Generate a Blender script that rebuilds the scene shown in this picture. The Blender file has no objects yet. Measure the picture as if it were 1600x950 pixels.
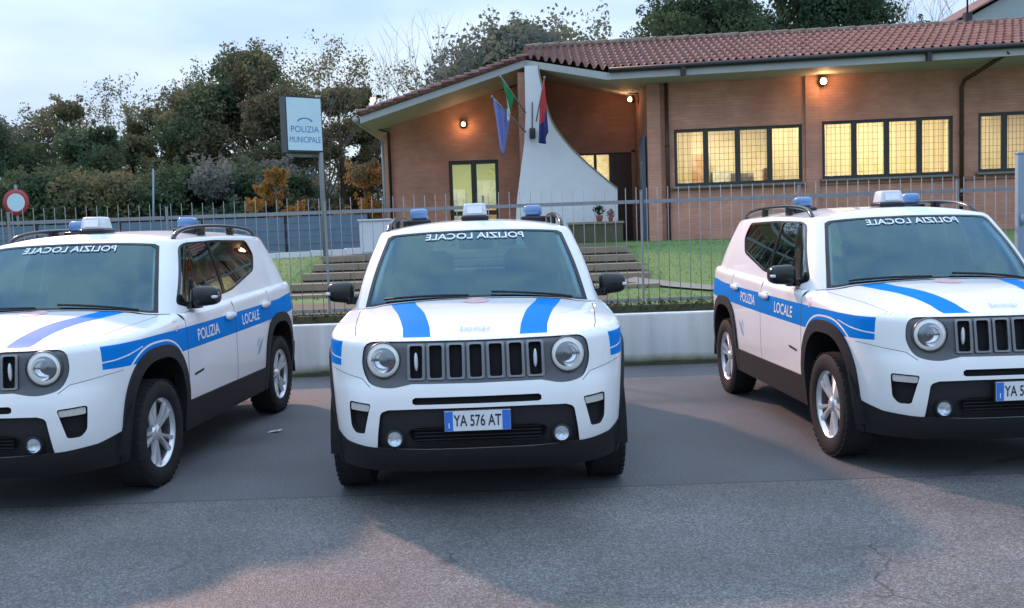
import bpy, bmesh, math, random
import numpy as np
from mathutils import Vector, Matrix
from mathutils.geometry import delaunay_2d_cdt
R = math.radians
random.seed(7)
scn = bpy.context.scene
col = scn.collection

# ------------------------------------------------------------------ materials
def mat(name, color=(.5, .5, .5), rough=.6, metal=0., spec=.5, coat=0., noise=None, bump=None, emit=None, strength=0.):
    """principled; noise=(scale, second colour, contrast) mottles the base; bump=(scale, distance)"""
    m = bpy.data.materials.new(name); m.use_nodes = True
    nt = m.node_tree; b = nt.nodes['Principled BSDF']
    b.inputs['Base Color'].default_value = (*color, 1)
    b.inputs['Roughness'].default_value = rough
    b.inputs['Metallic'].default_value = metal
    b.inputs['Specular IOR Level'].default_value = spec
    b.inputs['Coat Weight'].default_value = coat
    b.inputs['Coat Roughness'].default_value = .03
    if emit:
        b.inputs['Emission Color'].default_value = (*emit, 1)
        b.inputs['Emission Strength'].default_value = strength
    if noise or bump:
        tc = nt.nodes.new('ShaderNodeTexCoord')
    if noise:
        n = nt.nodes.new('ShaderNodeTexNoise'); n.inputs['Scale'].default_value = noise[0]
        n.inputs['Detail'].default_value = 6; n.inputs['Roughness'].default_value = .65
        nt.links.new(tc.outputs['Object'], n.inputs['Vector'])
        r = nt.nodes.new('ShaderNodeValToRGB')
        c = noise[2] if len(noise) > 2 else .2
        r.color_ramp.elements[0].position = .5 - c; r.color_ramp.elements[1].position = .5 + c
        r.color_ramp.elements[0].color = (*color, 1); r.color_ramp.elements[1].color = (*noise[1], 1)
        nt.links.new(n.outputs['Fac'], r.inputs['Fac']); nt.links.new(r.outputs['Color'], b.inputs['Base Color'])
    if bump:
        n2 = nt.nodes.new('ShaderNodeTexNoise'); n2.inputs['Scale'].default_value = bump[0]; n2.inputs['Detail'].default_value = 4
        nt.links.new(tc.outputs['Object'], n2.inputs['Vector'])
        bp = nt.nodes.new('ShaderNodeBump'); bp.inputs['Distance'].default_value = bump[1]; bp.inputs['Strength'].default_value = .6
        nt.links.new(n2.outputs['Fac'], bp.inputs['Height']); nt.links.new(bp.outputs['Normal'], b.inputs['Normal'])
    return m

def glass_mat(name, tint, fac0, rough=.02, ior=1.5, tone=(.93, .97, 1, 1)):
    m = bpy.data.materials.new(name); m.use_nodes = True
    nt = m.node_tree; nt.nodes.clear()
    out = nt.nodes.new('ShaderNodeOutputMaterial'); mix = nt.nodes.new('ShaderNodeMixShader')
    tr = nt.nodes.new('ShaderNodeBsdfTransparent'); tr.inputs[0].default_value = (*tint, 1)
    gl = nt.nodes.new('ShaderNodeBsdfGlossy'); gl.inputs['Roughness'].default_value = rough
    gl.inputs[0].default_value = tone
    fr = nt.nodes.new('ShaderNodeFresnel'); fr.inputs['IOR'].default_value = ior
    ad = nt.nodes.new('ShaderNodeMath'); ad.operation = 'ADD'; ad.use_clamp = True; ad.inputs[1].default_value = fac0
    nt.links.new(fr.outputs[0], ad.inputs[0]); nt.links.new(ad.outputs[0], mix.inputs[0])
    nt.links.new(tr.outputs[0], mix.inputs[1]); nt.links.new(gl.outputs[0], mix.inputs[2]); nt.links.new(mix.outputs[0], out.inputs[0])
    return m

M = {}
M['paint'] = mat('white car paint', (.80, .80, .79), .5, coat=.7, noise=(3, (.76, .765, .76), .25))
M['blue'] = mat('blue vinyl stripe', (.002, .19, .60), .6, spec=.06, noise=(5, (.003, .21, .63), .3))
M['black'] = mat('black grained plastic', (.012, .012, .014), .55, spec=.35, bump=(400, .0006), noise=(30, (.018, .018, .02)))
M['gloss_black'] = mat('gloss black plastic', (.008, .008, .01), .18, noise=(20, (.012, .012, .014)))
M['seam'] = mat('shut line shadow gap', (.02, .02, .022), .8)
M['dark_grey'] = mat('satin grey grille', (.085, .09, .098), .38, metal=.35, noise=(25, (.10, .105, .11)))
M['frame_grey'] = mat('satin grey slot frame', (.19, .20, .21), .32, metal=.6, noise=(25, (.22, .23, .24)))
M['void'] = mat('matt black recess', (.004, .004, .005), .9, noise=(200, (.01, .01, .011)))
M['chrome'] = mat('bright reflector', (.86, .87, .89), .1, metal=.92, noise=(40, (.8, .82, .84)))
M['alloy'] = mat('silver alloy', (.78, .79, .81), .3, metal=.55, noise=(30, (.70, .71, .73)))
M['alloy_dark'] = mat('dark rim barrel', (.10, .10, .11), .45, metal=.5, noise=(30, (.14, .14, .15)))
M['rubber'] = mat('tyre rubber', (.016, .016, .017), .8, spec=.25, bump=(120, .002), noise=(18, (.026, .025, .025)))
M['lens'] = glass_mat('clear lamp lens', (.93, .96, .98), .10)
M['screen'] = glass_mat('tinted windscreen glass', (.66, .84, .86), .09, .02, tone=(.52, .85, .98, 1))
M['side_glass'] = glass_mat('tinted side glass', (.28, .35, .35), .18, .015, tone=(.85, 1, 1, 1))
M['mirror_glass'] = mat('mirror face', (.8, .8, .8), .03, metal=1.)
M['amber'] = mat('smoked turn lamp', (.42, .40, .36), .2, coat=.6, noise=(60, (.55, .53, .5)))
M['plate'] = mat('white number plate', (.68, .70, .72), .4, noise=(20, (.72, .74, .76)))
M['plate_blue'] = mat('blue plate band', (.03, .16, .60), .4, noise=(20, (.035, .18, .62)))
M['ink'] = mat('black ink', (.02, .02, .03), .5)
M['white_ink'] = mat('white reflective letters', (.82, .84, .86), .4)
M['red_ink'] = mat('red crest print', (.62, .30, .30), .5, noise=(40, (.75, .55, .55)))
M['blue_ink'] = mat('pale blue print', (.30, .42, .66), .5)
M['faint_ink'] = mat('faint grey letters', (.46, .54, .66), .4)
M['cloth_dark'] = mat('dark seat cloth', (.13, .14, .145), .85, noise=(60, (.16, .17, .175)))
M['dash'] = mat('dashboard plastic', (.05, .053, .056), .65, noise=(60, (.065, .066, .07)))
M['lamp_white'] = mat('frosted lamp housing', (.60, .63, .66), .3, coat=.3, noise=(30, (.66, .69, .72)))
M['ring'] = mat('white light guide', (.86, .88, .9), .3, coat=.5, emit=(.85, .93, 1), strength=.14)
M['beacon'] = mat('blue beacon dome', (.09, .20, .42), .15, coat=.8, noise=(30, (.13, .26, .48)))

# ------------------------------------------------------------------ object helpers
def new_obj(name, me, parent=None):
    o = bpy.data.objects.new(name, me); col.objects.link(o)
    if parent is not None: o.parent = parent
    return o
def tag(o, label=None, cat=None, group=None, kind=None):
    if label: o['label'] = label
    if cat: o['category'] = cat
    if group: o['group'] = group
    if kind: o['kind'] = kind
    return o
def empty(name, loc, label, cat, group=None, rz=0):
    o = bpy.data.objects.new(name, None); col.objects.link(o)
    o.location = loc; o.rotation_euler = (0, 0, rz); o.empty_display_size = .2
    return tag(o, label, cat, group)
def copy_tree(o, parent=None):
    c = o.copy(); col.objects.link(c)
    if parent is not None:
        c.parent = parent
    for ch in list(o.children): copy_tree(ch, c)
    return c

class MB:
    """mesh builder: verts / faces / material index"""
    def __init__(s): s.v = []; s.f = []; s.m = []; s.smooth = []
    def add(s, vs, fs, mi=0, smooth=False):
        n = len(s.v); s.v += [tuple(v) for v in vs]
        for f in fs: s.f.append([i + n for i in f]); s.m.append(mi); s.smooth.append(smooth)
    def box(s, c, size, rot=None, mi=0, taper=(1, 1)):
        hx, hy, hz = size[0] / 2, size[1] / 2, size[2] / 2
        vs = []
        for z in (-1, 1):
            t = taper if z > 0 else (1, 1)
            for x, y in ((-1, -1), (1, -1), (1, 1), (-1, 1)): vs.append(Vector((x * hx * t[0], y * hy * t[1], z * hz)))
        if rot is not None: vs = [rot @ v for v in vs]
        vs = [v + Vector(c) for v in vs]
        s.add(vs, [(3, 2, 1, 0), (4, 5, 6, 7), (0, 1, 5, 4), (1, 2, 6, 5), (2, 3, 7, 6), (3, 0, 4, 7)], mi)
    def rbox(s, c, size, r=.02, rot=None, mi=0, seg=3):
        """box with rounded edges"""
        bm = bmesh.new(); bmesh.ops.create_cube(bm, size=1)
        for v in bm.verts: v.co = Vector((v.co.x * size[0], v.co.y * size[1], v.co.z * size[2]))
        bmesh.ops.bevel(bm, geom=bm.edges[:], offset=r, segments=seg, profile=.5, affect='EDGES')
        s.from_bm(bm, c, rot, mi, True)
    def from_bm(s, bm, c=(0, 0, 0), rot=None, mi=0, smooth=False):
        bm.verts.index_update()
        vs = [(rot @ v.co if rot is not None else v.co.copy()) + Vector(c) for v in bm.verts]
        s.add(vs, [[v.index for v in f.verts] for f in bm.faces], mi, smooth); bm.free()
    def tube(s, pts, rad, n=8, mi=0, caps=True, smooth=True):
        pts = [Vector(p) for p in pts]
        if not hasattr(rad, '__len__'): rad = [rad] * len(pts)
        vs = []; fs = []; a0 = None
        for i, p in enumerate(pts):
            d = (pts[min(i + 1, len(pts) - 1)] - pts[max(i - 1, 0)]).normalized()
            if a0 is None:
                a0 = d.orthogonal().normalized()
            a = (a0 - d * a0.dot(d)); a = a.normalized() if a.length > 1e-6 else d.orthogonal().normalized()
            a0 = a; b = d.cross(a)
            for k in range(n):
                t = 2 * math.pi * k / n; vs.append(p + (a * math.cos(t) + b * math.sin(t)) * rad[i])
        for i in range(len(pts) - 1):
            for k in range(n):
                fs.append((i * n + k, i * n + (k + 1) % n, (i + 1) * n + (k + 1) % n, (i + 1) * n + k))
        if caps:
            fs.append(tuple(range(n - 1, -1, -1))); fs.append(tuple(range((len(pts) - 1) * n, len(pts) * n)))
        s.add(vs, fs, mi, smooth)
    def lathe(s, prof, n=32, mi=0, M4=None, smooth=True, close=False):
        """prof: (radius, height) spun about +Z then moved by M4"""
        vs = []; fs = []
        for r, h in prof:
            for k in range(n):
                t = 2 * math.pi * k / n; v = Vector((r * math.cos(t), r * math.sin(t), h)); vs.append(M4 @ v if M4 else v)
        m = len(prof)
        for i in range(m - 1 + (1 if close else 0)):
            j = (i + 1) % m
            for k in range(n):
                fs.append((i * n + k, i * n + (k + 1) % n, j * n + (k + 1) % n, j * n + k))
        s.add(vs, fs, mi, smooth)
    def prism(s, poly, y0, y1, mi=0, M4=None):
        """poly in (x,z) extruded y0..y1"""
        n = len(poly); vs = [Vector((x, y0, z)) for x, z in poly] + [Vector((x, y1, z)) for x, z in poly]
        if M4 is not None: vs = [M4 @ v for v in vs]
        fs = [tuple(range(n)), tuple(range(2 * n - 1, n - 1, -1))] + [(i, i + n, (i + 1) % n + n, (i + 1) % n) for i in range(n)]
        s.add(vs, fs, mi)
    def mesh(s, name, mats):
        me = bpy.data.meshes.new(name); me.from_pydata(s.v, [], s.f)
        for m in (mats if isinstance(mats, (list, tuple)) else [mats]): me.materials.append(m)
        me.polygons.foreach_set('material_index', s.m); me.polygons.foreach_set('use_smooth', s.smooth); me.update()
        return me
    def build(s, name, mats, parent=None): return new_obj(name, s.mesh(name, mats), parent)

def fix_normals(me):
    bm = bmesh.new(); bm.from_mesh(me); bmesh.ops.recalc_face_normals(bm, faces=bm.faces[:]); bm.to_mesh(me); bm.free()
def smooth_by_angle(me, deg=35):
    bm = bmesh.new(); bm.from_mesh(me)
    for f in bm.faces: f.smooth = True
    for e in bm.edges:
        if len(e.link_faces) == 2 and e.calc_face_angle(0) > R(deg): e.smooth = False
    bm.to_mesh(me); bm.free()

def text_tris(txt, size=1., bold=False, sx=1.):
    """flat triangles of a text, origin at its centre: (verts2d, faces)"""
    c = bpy.data.curves.new('t', 'FONT'); c.body = txt; c.align_x = 'CENTER'; c.align_y = 'CENTER'; c.size = size
    c.resolution_u = 3
    if bold: c.offset = .012 * size
    o = bpy.data.objects.new('t', c); col.objects.link(o)
    dg = bpy.context.evaluated_depsgraph_get(); me = bpy.data.meshes.new_from_object(o.evaluated_get(dg))
    vs = [(v.co.x * sx, v.co.y) for v in me.vertices]; fs = [list(p.vertices) for p in me.polygons]
    bpy.data.objects.remove(o); bpy.data.curves.remove(c); bpy.data.meshes.remove(me)
    return vs, fs

def catmull(pts, n=12):
    P = [Vector(p) for p in pts]; out = []
    P = [P[0] * 2 - P[1]] + P + [P[-1] * 2 - P[-2]]
    for i in range(1, len(P) - 2):
        p0, p1, p2, p3 = P[i - 1], P[i], P[i + 1], P[i + 2]
        t0 = 0; t1 = t0 + max((p1 - p0).length, 1e-5) ** .5; t2 = t1 + max((p2 - p1).length, 1e-5) ** .5; t3 = t2 + max((p3 - p2).length, 1e-5) ** .5
        for k in range(n):
            t = t1 + (t2 - t1) * k / n
            a1 = p0 * ((t1 - t) / (t1 - t0)) + p1 * ((t - t0) / (t1 - t0)); a2 = p1 * ((t2 - t) / (t2 - t1)) + p2 * ((t - t1) / (t2 - t1)); a3 = p2 * ((t3 - t) / (t3 - t2)) + p3 * ((t - t2) / (t3 - t2))
            b1 = a1 * ((t2 - t) / (t2 - t0)) + a2 * ((t - t0) / (t2 - t0)); b2 = a2 * ((t3 - t) / (t3 - t1)) + a3 * ((t - t1) / (t3 - t1))
            out.append(b1 * ((t2 - t) / (t2 - t1)) + b2 * ((t - t1) / (t2 - t1)))
    out.append(P[-2].copy())
    return out
def sstep(a, b, x):
    t = min(1, max(0, (x - a) / (b - a))); return t * t * (3 - 2 * t)
def interp(x, tab):
    return float(np.interp(x, [t[0] for t in tab], [t[1] for t in tab]))

#@@CAR
# ------------------------------------------------------------------ the car: surface charts
# car space: front at y=0, +y to the rear, z up, x to the side
PL = catmull([(0, 0), (.3, .012), (.5, .04), (.62, .085), (.735, .19), (.82, .34), (.868, .52), (.885, .72), (.888, 1.2), (.888, 2.), (.888, 3.), (.885, 3.5), (.86, 3.85), (.79, 4.08), (.6, 4.19), (.3, 4.225), (0, 4.235)], 24)
PX = np.array([p.x for p in PL]); PY = np.array([p.y for p in PL])
PS = np.concatenate([[0], np.cumsum(np.hypot(np.diff(PX), np.diff(PY)))]); ST = float(PS[-1])
I_C = int(np.argmin(np.abs(PY - .72)))
def plan(s):
    return float(np.interp(s, PS, PX)), float(np.interp(s, PS, PY))
def plan_n(s):
    e = .012; a = plan(max(0, s - e)); b = plan(min(ST, s + e)); dx, dy = b[0] - a[0], b[1] - a[1]; l = math.hypot(dx, dy)
    if s < e: return 0., -1.
    if s > ST - e: return 0., 1.
    return dy / l, -dx / l
def s_x(x): return float(np.interp(x, PX[:I_C], PS[:I_C]))
i0 = int(np.argmax(PY > .02))
def s_y(y): return float(np.interp(y, PY, PS))
F_IN = [(.20, .12), (.26, .07), (.33, .03), (.42, .008), (.48, 0), (.60, 0), (.68, .010), (.73, .026), (.76, .04), (.87, .055), (.95, .068), (1.0, .085), (1.2, .1)]
S_IN = [(.20, .05), (.30, .03), (.45, .012), (.55, .004), (.70, 0), (.88, 0), (.97, .005), (1.03, .012), (1.10, .02), (1.2, .03)]
R_IN = [(.20, .10), (.35, .02), (.5, 0), (.62, 0), (.7, .03), (.9, .04), (1.2, .06)]
ZT = [(0, .985), (s_x(.62), .985), (s_y(.2), .99), (s_y(.4), 1.005), (s_y(.8), 1.035), (s_y(1.2), 1.07), (s_y(1.5), 1.08), (s_y(2.), 1.095), (s_y(3.), 1.13), (s_y(3.6), 1.15), (s_y(4.1), 1.16), (ST, 1.16)]
RT = .05
def z_top(s): return interp(s, ZT)
def z_bot(s): return interp(s, [(0, .240), (s_y(.3), .247), (s_y(1.2), .27), (s_y(3.), .27), (s_y(3.9), .30), (ST, .30)])
def belt(s, z):
    x, y = plan(s); nx, ny = plan_n(s)
    wf = 1 - sstep(.62, 1.05, s); wr = sstep(ST - 1.05, ST - .62, s)
    ins = interp(z, F_IN) * wf + interp(z, R_IN) * wr + interp(z, S_IN) * (1 - wf - wr)
    t = z_top(s) - z
    if t < RT:
        t = max(t, 0); ins += RT - math.sqrt(max(0, RT * RT - (RT - t) ** 2))
    return Vector((max(0, x - nx * ins) if 1e-4 < s < ST - 1e-4 else 0, y - ny * ins, z))

def dens(poly, h=.03):
    out = []
    for i, a in enumerate(poly):
        b = poly[(i + 1) % len(poly)]; n = max(1, int(math.hypot(b[0] - a[0], b[1] - a[1]) / h))
        out += [(a[0] + (b[0] - a[0]) * k / n, a[1] + (b[1] - a[1]) * k / n) for k in range(n)]
    return out
def inside(p, poly):
    x, y = p; c = False; j = len(poly) - 1
    for i in range(len(poly)):
        a, b = poly[i], poly[j]
        if (a[1] > y) != (b[1] > y) and x < (b[0] - a[0]) * (y - a[1]) / (b[1] - a[1]) + a[0]: c = not c
        j = i
    return c

class Chart:
    def __init__(s, f, domain, grid): s.f = f; s.dom = domain; s.grid = grid; s.reg = []
    def add(s, name, poly, h=.03): s.reg.append((name, dens(poly, h) if h else list(poly)))
    def solve(s):
        vs = []; es = []
        for poly in [s.dom] + [r[1] for r in s.reg]:
            n = len(vs); vs += [Vector(p) for p in poly]; es += [(n + i, n + (i + 1) % len(poly)) for i in range(len(poly))]
        near = set()
        for v in vs: near.add((round(v.x / .014), round(v.y / .014)))
        for g in s.grid:
            k = (round(g[0] / .014), round(g[1] / .014))
            if k not in near and inside(g, s.dom): vs.append(Vector(g))
        ov, oe, of, _, _, _ = delaunay_2d_cdt(vs, es, [], 0, 1e-5)
        s.uv = [(v.x, v.y) for v in ov]; s.tri = {}
        bb = [(n, p, min(q[0] for q in p), max(q[0] for q in p), min(q[1] for q in p), max(q[1] for q in p)) for n, p in s.reg]
        for f in of:
            c = (sum(s.uv[i][0] for i in f) / 3, sum(s.uv[i][1] for i in f) / 3)
            if not inside(c, s.dom): continue
            nm = 'base'
            for n, p, a, b, d, e in bb:
                if a <= c[0] <= b and d <= c[1] <= e and inside(c, p): nm = n
            s.tri.setdefault(nm, []).append(list(f))
        s.P = {}; s.N = {}
    def pos(s, i):
        if i not in s.P: s.P[i] = s.f(*s.uv[i])
        return s.P[i]
    def norm_uv(s, u, v):
        e = .004; n = (s.f(u + e, v) - s.f(u - e, v)).cross(s.f(u, v + e) - s.f(u, v - e))
        n = n.normalized() if n.length > 1e-12 else Vector((0, -1, 0))
        return n
    def nrm(s, i):
        if i not in s.N: s.N[i] = s.norm_uv(*s.uv[i])
        return s.N[i]
    def emit(s, mb, regs, side=1, off=0., wall=None, mi=None, wmi=None, flip=False):
        """regs {region: material}; off moves along the outward normal, wall = the offset its border walls run to"""
        names = regs if isinstance(regs, dict) else {r: 0 for r in regs}
        idx = {}; vs = []; fs = []; ms = []; cnt = {}
        for n, m in names.items():
            for t in s.tri.get(n, []):
                q = []
                for i in t:
                    if i not in idx:
                        idx[i] = len(vs); vs.append(s.pos(i) + s.nrm(i) * off if off else s.pos(i).copy())
                    q.append(idx[i])
                fs.append(q); ms.append(m)
                for a, b in ((t[0], t[1]), (t[1], t[2]), (t[2], t[0])): cnt[(a, b)] = m
        if wall is not None:
            w = {}
            for (a, b), m in list(cnt.items()):
                if (b, a) in cnt: continue
                if abs(s.pos(a).x) < 1e-4 and abs(s.pos(b).x) < 1e-4: continue
                for i in (a, b):
                    if i not in w: w[i] = len(vs); vs.append(s.pos(i) + s.nrm(i) * wall)
                fs.append([idx[b], idx[a], w[a], w[b]]); ms.append(m if wmi is None else wmi)
        if side < 0:
            vs = [Vector((-v.x, v.y, v.z)) for v in vs]; fs = [f[::-1] for f in fs]
        base = len(mb.v)
        mb.v += [tuple(v) for v in vs]
        for f, m in zip(fs, ms): mb.f.append([i + base for i in f]); mb.m.append(m); mb.smooth.append(True)

def sealed(mb, name, mats, parent, ang=40, merge=True):
    me = mb.mesh(name, mats)
    bm = bmesh.new(); bm.from_mesh(me)
    if merge: bmesh.ops.remove_doubles(bm, verts=bm.verts[:], dist=.0006)
    for e in bm.edges:
        e.smooth = not (len(e.link_faces) == 2 and e.calc_face_angle(0) > R(ang))
    bm.to_mesh(me); bm.free()
    return new_obj(name, me, parent)

def sup(cy, cz, a, b, n=2.6, t0=-30, t1=210, k=40):
    out = []
    for i in range(k + 1):
        t = R(t0 + (t1 - t0) * i / k); c, q = math.cos(t), math.sin(t)
        out.append((cy + a * math.copysign(abs(c) ** (2 / n), c), cz + b * math.copysign(abs(q) ** (2 / n), q)))
    return out
Y_F, Y_R, ZW = .815, 3.385, .345
def arch_poly(yc, a, b, cz=.36):
    top = sup(yc, cz, a, b, 2.7, 0, 180, 36)
    pts = [(yc + a + .015, .18)] + top + [(yc - a - .015, .18)]
    return [(s_y(y), z) for y, z in pts]

# --- belt chart
ring_s = sorted(set([round(x, 4) for x in np.linspace(0, s_x(.62), 22)] + [round(x, 4) for x in np.linspace(s_x(.62), s_y(.72), 26)] + [round(x, 4) for x in np.linspace(s_y(.72), s_y(3.5), 74)] + [round(x, 4) for x in np.linspace(s_y(3.5), ST, 40)]))
TOP = [(s, z_top(s)) for s in ring_s]; BOT = [(s, z_bot(s)) for s in ring_s]
dom = BOT + dens([(ST, z_bot(ST)), (ST, z_top(ST))], .04)[1:] + TOP[::-1] + dens([(0, z_top(0)), (0, z_bot(0))], .03)[1:]
grid = []
for s in np.arange(.02, ST, .036):
    zt = z_top(s)
    for z in np.arange(.25, zt - .07, .034): grid.append((float(s), float(z)))
    for d in (.054, .042, .030, .019, .010, .004): grid.append((float(s), zt - d))
B = Chart(belt, dom, grid)
X = lambda pts: [(s_x(x), z) for x, z in pts]
Yp = lambda pts: [(s_y(y), z) for y, z in pts]
# stripe and fender flag
up = [(.27, .965), (.5, .972), (.8, .978), (1.1, .978), (1.6, .984), (2.16, .995), (2.8, 1.008), (3.4, 1.025), (3.65, 1.045), (4.02, 1.06)]
lo = [(4.02, .90), (3.6, .88), (3.03, .86), (2.2, .84), (1.15, .822), (.6, .828), (.27, .828)]
B.add('blue', Yp(up + lo))
B.add('base', Yp([(.27, .866), (.34, .872), (.45, .890), (.60, .925), (.60, .931), (.45, .898), (.34, .880), (.27, .874)]), .02)
o1 = sup(Y_F, .36, .478, .578, 2.7, 8, 172, 36); o2 = sup(Y_F, .36, .466, .566, 2.7, 8, 172, 36)
B.add('base', [(s_y(y), z) for y, z in o1 + o2[::-1]], .03)
# shut lines
for pts in ([(1.262, .47), (1.270, .47), (1.270, 1.075), (1.262, 1.075)], [(2.235, .47), (2.243, .47), (2.243, 1.09), (2.235, 1.09)], [(3.0, .62), (3.008, .62), (3.122, .93), (3.132, 1.12), (3.124, 1.12), (3.114, .932)]):
    B.add('seam', Yp(pts), .05)
B.add('seam', [(s_x(.60), .722), (s_x(.66), .765), (s_y(.30), .800), (s_y(.40), .812), (s_y(.40), .809), (s_y(.30), .797), (s_x(.662), .762), (s_x(.602), .719)], .03)
# cladding
B.add('sill', Yp([(1.0, .2), (3.2, .2), (3.2, .465), (1.0, .475)]))
B.add('valance', [(0, .15), (0, .375), (s_x(.30), .375), (s_x(.555), .385), (s_x(.64), .39), (s_y(.22), .405), (s_y(.36), .445), (s_y(.6), .50), (s_y(.6), .15)])
B.add('rear_valance', [(s_y(3.6), .2), (ST + .01, .2), (ST + .01, .56), (s_y(3.9), .58), (s_y(3.6), .55)])
for yc in (Y_F, Y_R):
    B.add('arch', arch_poly(yc, .445, .545))
    B.add('well', arch_poly(yc, .375, .465))
# lower grille, vents, slit
def rounded(poly, r, n=4):
    out = []
    for i, p in enumerate(poly):
        a = Vector(poly[i - 1]); b = Vector(p); c = Vector(poly[(i + 1) % len(poly)])
        rr = min(r, (a - b).length * .45, (c - b).length * .45)
        p0 = b + (a - b).normalized() * rr; p1 = b + (c - b).normalized() * rr
        for k in range(n + 1):
            t = k / n; q = p0 * (1 - t) ** 2 + b * 2 * t * (1 - t) + p1 * t * t; out.append((q.x, q.y))
    return out
B.add('intake', X([(-.0, .604), (.30, .604), (.49, .600)]) + X(rounded([(.49, .600), (.535, .585), (.565, .388)], .05)[5:10]) + X([(.566, .386), (.30, .377), (0, .377)]), .025)
B.add('intake_deep', X(rounded([(-.02, .50), (.33, .50), (.385, .485), (.36, .415), (-.02, .412)], .03)), .02)
B.add('vent', X(rounded([(.590, .632), (.722, .640), (.715, .50), (.690, .462), (.632, .462)], .016)), .02)
B.add('signal', X(rounded([(.597, .626), (.716, .633), (.715, .592), (.603, .588)], .01)), .02)
B.add('slit', X([(-.02, .665), (.34, .665), (.355, .655), (.355, .634), (.34, .626), (-.02, .626)]), .02)
# grille assembly
B.add('bezel', X([(-.02, .966), (.55, .970)] + rounded([(.55, .970), (.664, .968), (.672, .84), (.625, .742), (.50, .712), (.36, .735)], .07)[5:25] + [(.36, .738), (-.02, .735)]), .02)
for c in (0, .1115, .223, .3345):
    B.add('slot_frame', X(rounded([(c - .050, .955), (c + .050, .955), (c + .050, .757), (c - .050, .757)], .012, 2)), .02)
    B.add('slot', X(rounded([(c - .036, .945), (c + .036, .945), (c + .034, .767), (c - .034, .767)], .012, 2)), .02)
HL = (.529, .868)
B.add('lamp', [(s_x(HL[0]) + .104 * math.cos(2 * math.pi * k / 40), HL[1] + .102 * math.sin(2 * math.pi * k / 40)) for k in range(40)], None)
B.solve()

# --- hood and cowl
ringP = [belt(s, z_top(s)) for s in ring_s]
kc = max(i for i, s in enumerate(ring_s) if s <= s_y(1.66))
hy = np.array([p.y for p in ringP[:kc + 1]]); hx = np.array([p.x for p in ringP[:kc + 1]]); hz = np.array([p.z for p in ringP[:kc + 1]])
hy = np.maximum.accumulate(hy + np.arange(len(hy)) * 1e-7)
def hood(x, y):
    xe = max(1e-4, float(np.interp(y, hy, hx))); ze = float(np.interp(y, hy, hz)); t = min(1, abs(x) / xe)
    z = ze + .068 * (min(1, xe / .8)) ** 2 * (1 - t ** 2.4) * sstep(.1, .75, y) ** .5
    z += .010 * sstep(.60, .50, abs(x) - .10 * (y - .2)) * sstep(.12, .3, y) * (1 - t ** 4)
    return Vector((x, y, z))
# greenhouse base ring in front, then the belt ring
gb_front = catmull([(0, 1.05), (.40, 1.07), (.64, 1.115), (.738, 1.165), (.800, 1.235), (.825, 1.31), (.8365, 1.42), (ringP[kc].x, ringP[kc].y)], 24)
hood_dom = [(p.x, p.y) for p in ringP[:kc + 1]] + [(p.x, p.y) for p in gb_front[::-1]][1:] + [(0, y) for y in np.linspace(1.05, ringP[0].y, 30)][1:-1]
Hd = Chart(hood, hood_dom, [(float(x), float(y)) for x in np.arange(.02, .86, .036) for y in np.arange(.12, 1.62, .036)])
Hd.add('blue', [(.245, .10), (.262, .3), (.31, .6), (.375, .9), (.42, 1.2), (.575, 1.2), (.535, .95), (.47, .62), (.415, .3), (.40, .10)])
Hd.add('seam', [(.655, .12), (.660, .12), (.705, .4), (.742, .8), (.762, 1.10), (.757, 1.10), (.737, .8), (.700, .4)])
Hd.add('cowl', [(0, 1.012), (.40, 1.032), (.64, 1.075), (.745, 1.13), (.80, 1.20), (.79, 1.30), (0, 1.30)])
Hd.solve()

# --- greenhouse
gi = [k for k in range(kc + 1, len(ringP))]
bases = []; tops = []
def ringpt(y):
    k = min(range(kc, len(ringP)), key=lambda i: abs(ringP[i].y - y) + (10 if ringP[i].x < .3 else 0)); return k
# pairs (base xy or ring index, top xyz)
prs = [((0, 1.05), (0, 1.59, 1.605)), ((.40, 1.07), (.32, 1.60, 1.602)), ((.64, 1.115), (.50, 1.625, 1.595)), ((.738, 1.165), (.582, 1.66, 1.588)), ((.800, 1.235), (.628, 1.695, 1.584)), ((.825, 1.31), (.645, 1.745, 1.585)), ((.8365, 1.42), (.651, 1.82, 1.587))]
bring = [p.copy() for p in gb_front[:-1]] + [Vector((p.x, p.y)) for p in ringP[kc:]]
bz = [hood(p.x, p.y).z for p in gb_front[:-1]] + [p.z for p in ringP[kc:]]
bt = np.concatenate([[0], np.cumsum([(bring[i + 1] - bring[i]).length for i in range(len(bring) - 1)])])
GX = np.array([p.x for p in bring]); GY = np.array([p.y for p in bring]); GZ = np.array(bz); GT = float(bt[-1])
def t_of(x, y): return float(bt[int(np.argmin((GX - x) ** 2 + (GY - y) ** 2))])
tp = [(t_of(*b), t) for b, t in prs] + [(t_of(.838, y), t) for y, t in ((1.66, (.653, 1.98, 1.592)), (2.1, (.657, 2.30, 1.60)), (2.6, (.66, 2.7, 1.605)), (3.2, (.655, 3.2, 1.60)), (3.55, (.642, 3.5, 1.595)))]
tp += [(t_of(.79, 3.93), (.58, 3.76, 1.585)), (t_of(.6, 4.08), (.42, 3.87, 1.58)), (GT, (0, 3.92, 1.58))]
tk = [a for a, _ in tp]; td = catmull([Vector((*t, 0)).xyz for _, t in tp], 24)
tkd = []
for i in range(len(tk) - 1): tkd += [tk[i] + (tk[i + 1] - tk[i]) * k / 24 for k in range(24)]
tkd.append(tk[-1]); TA = np.array([list(v) for v in td]); TK = np.array(tkd)
SW = .86
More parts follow.
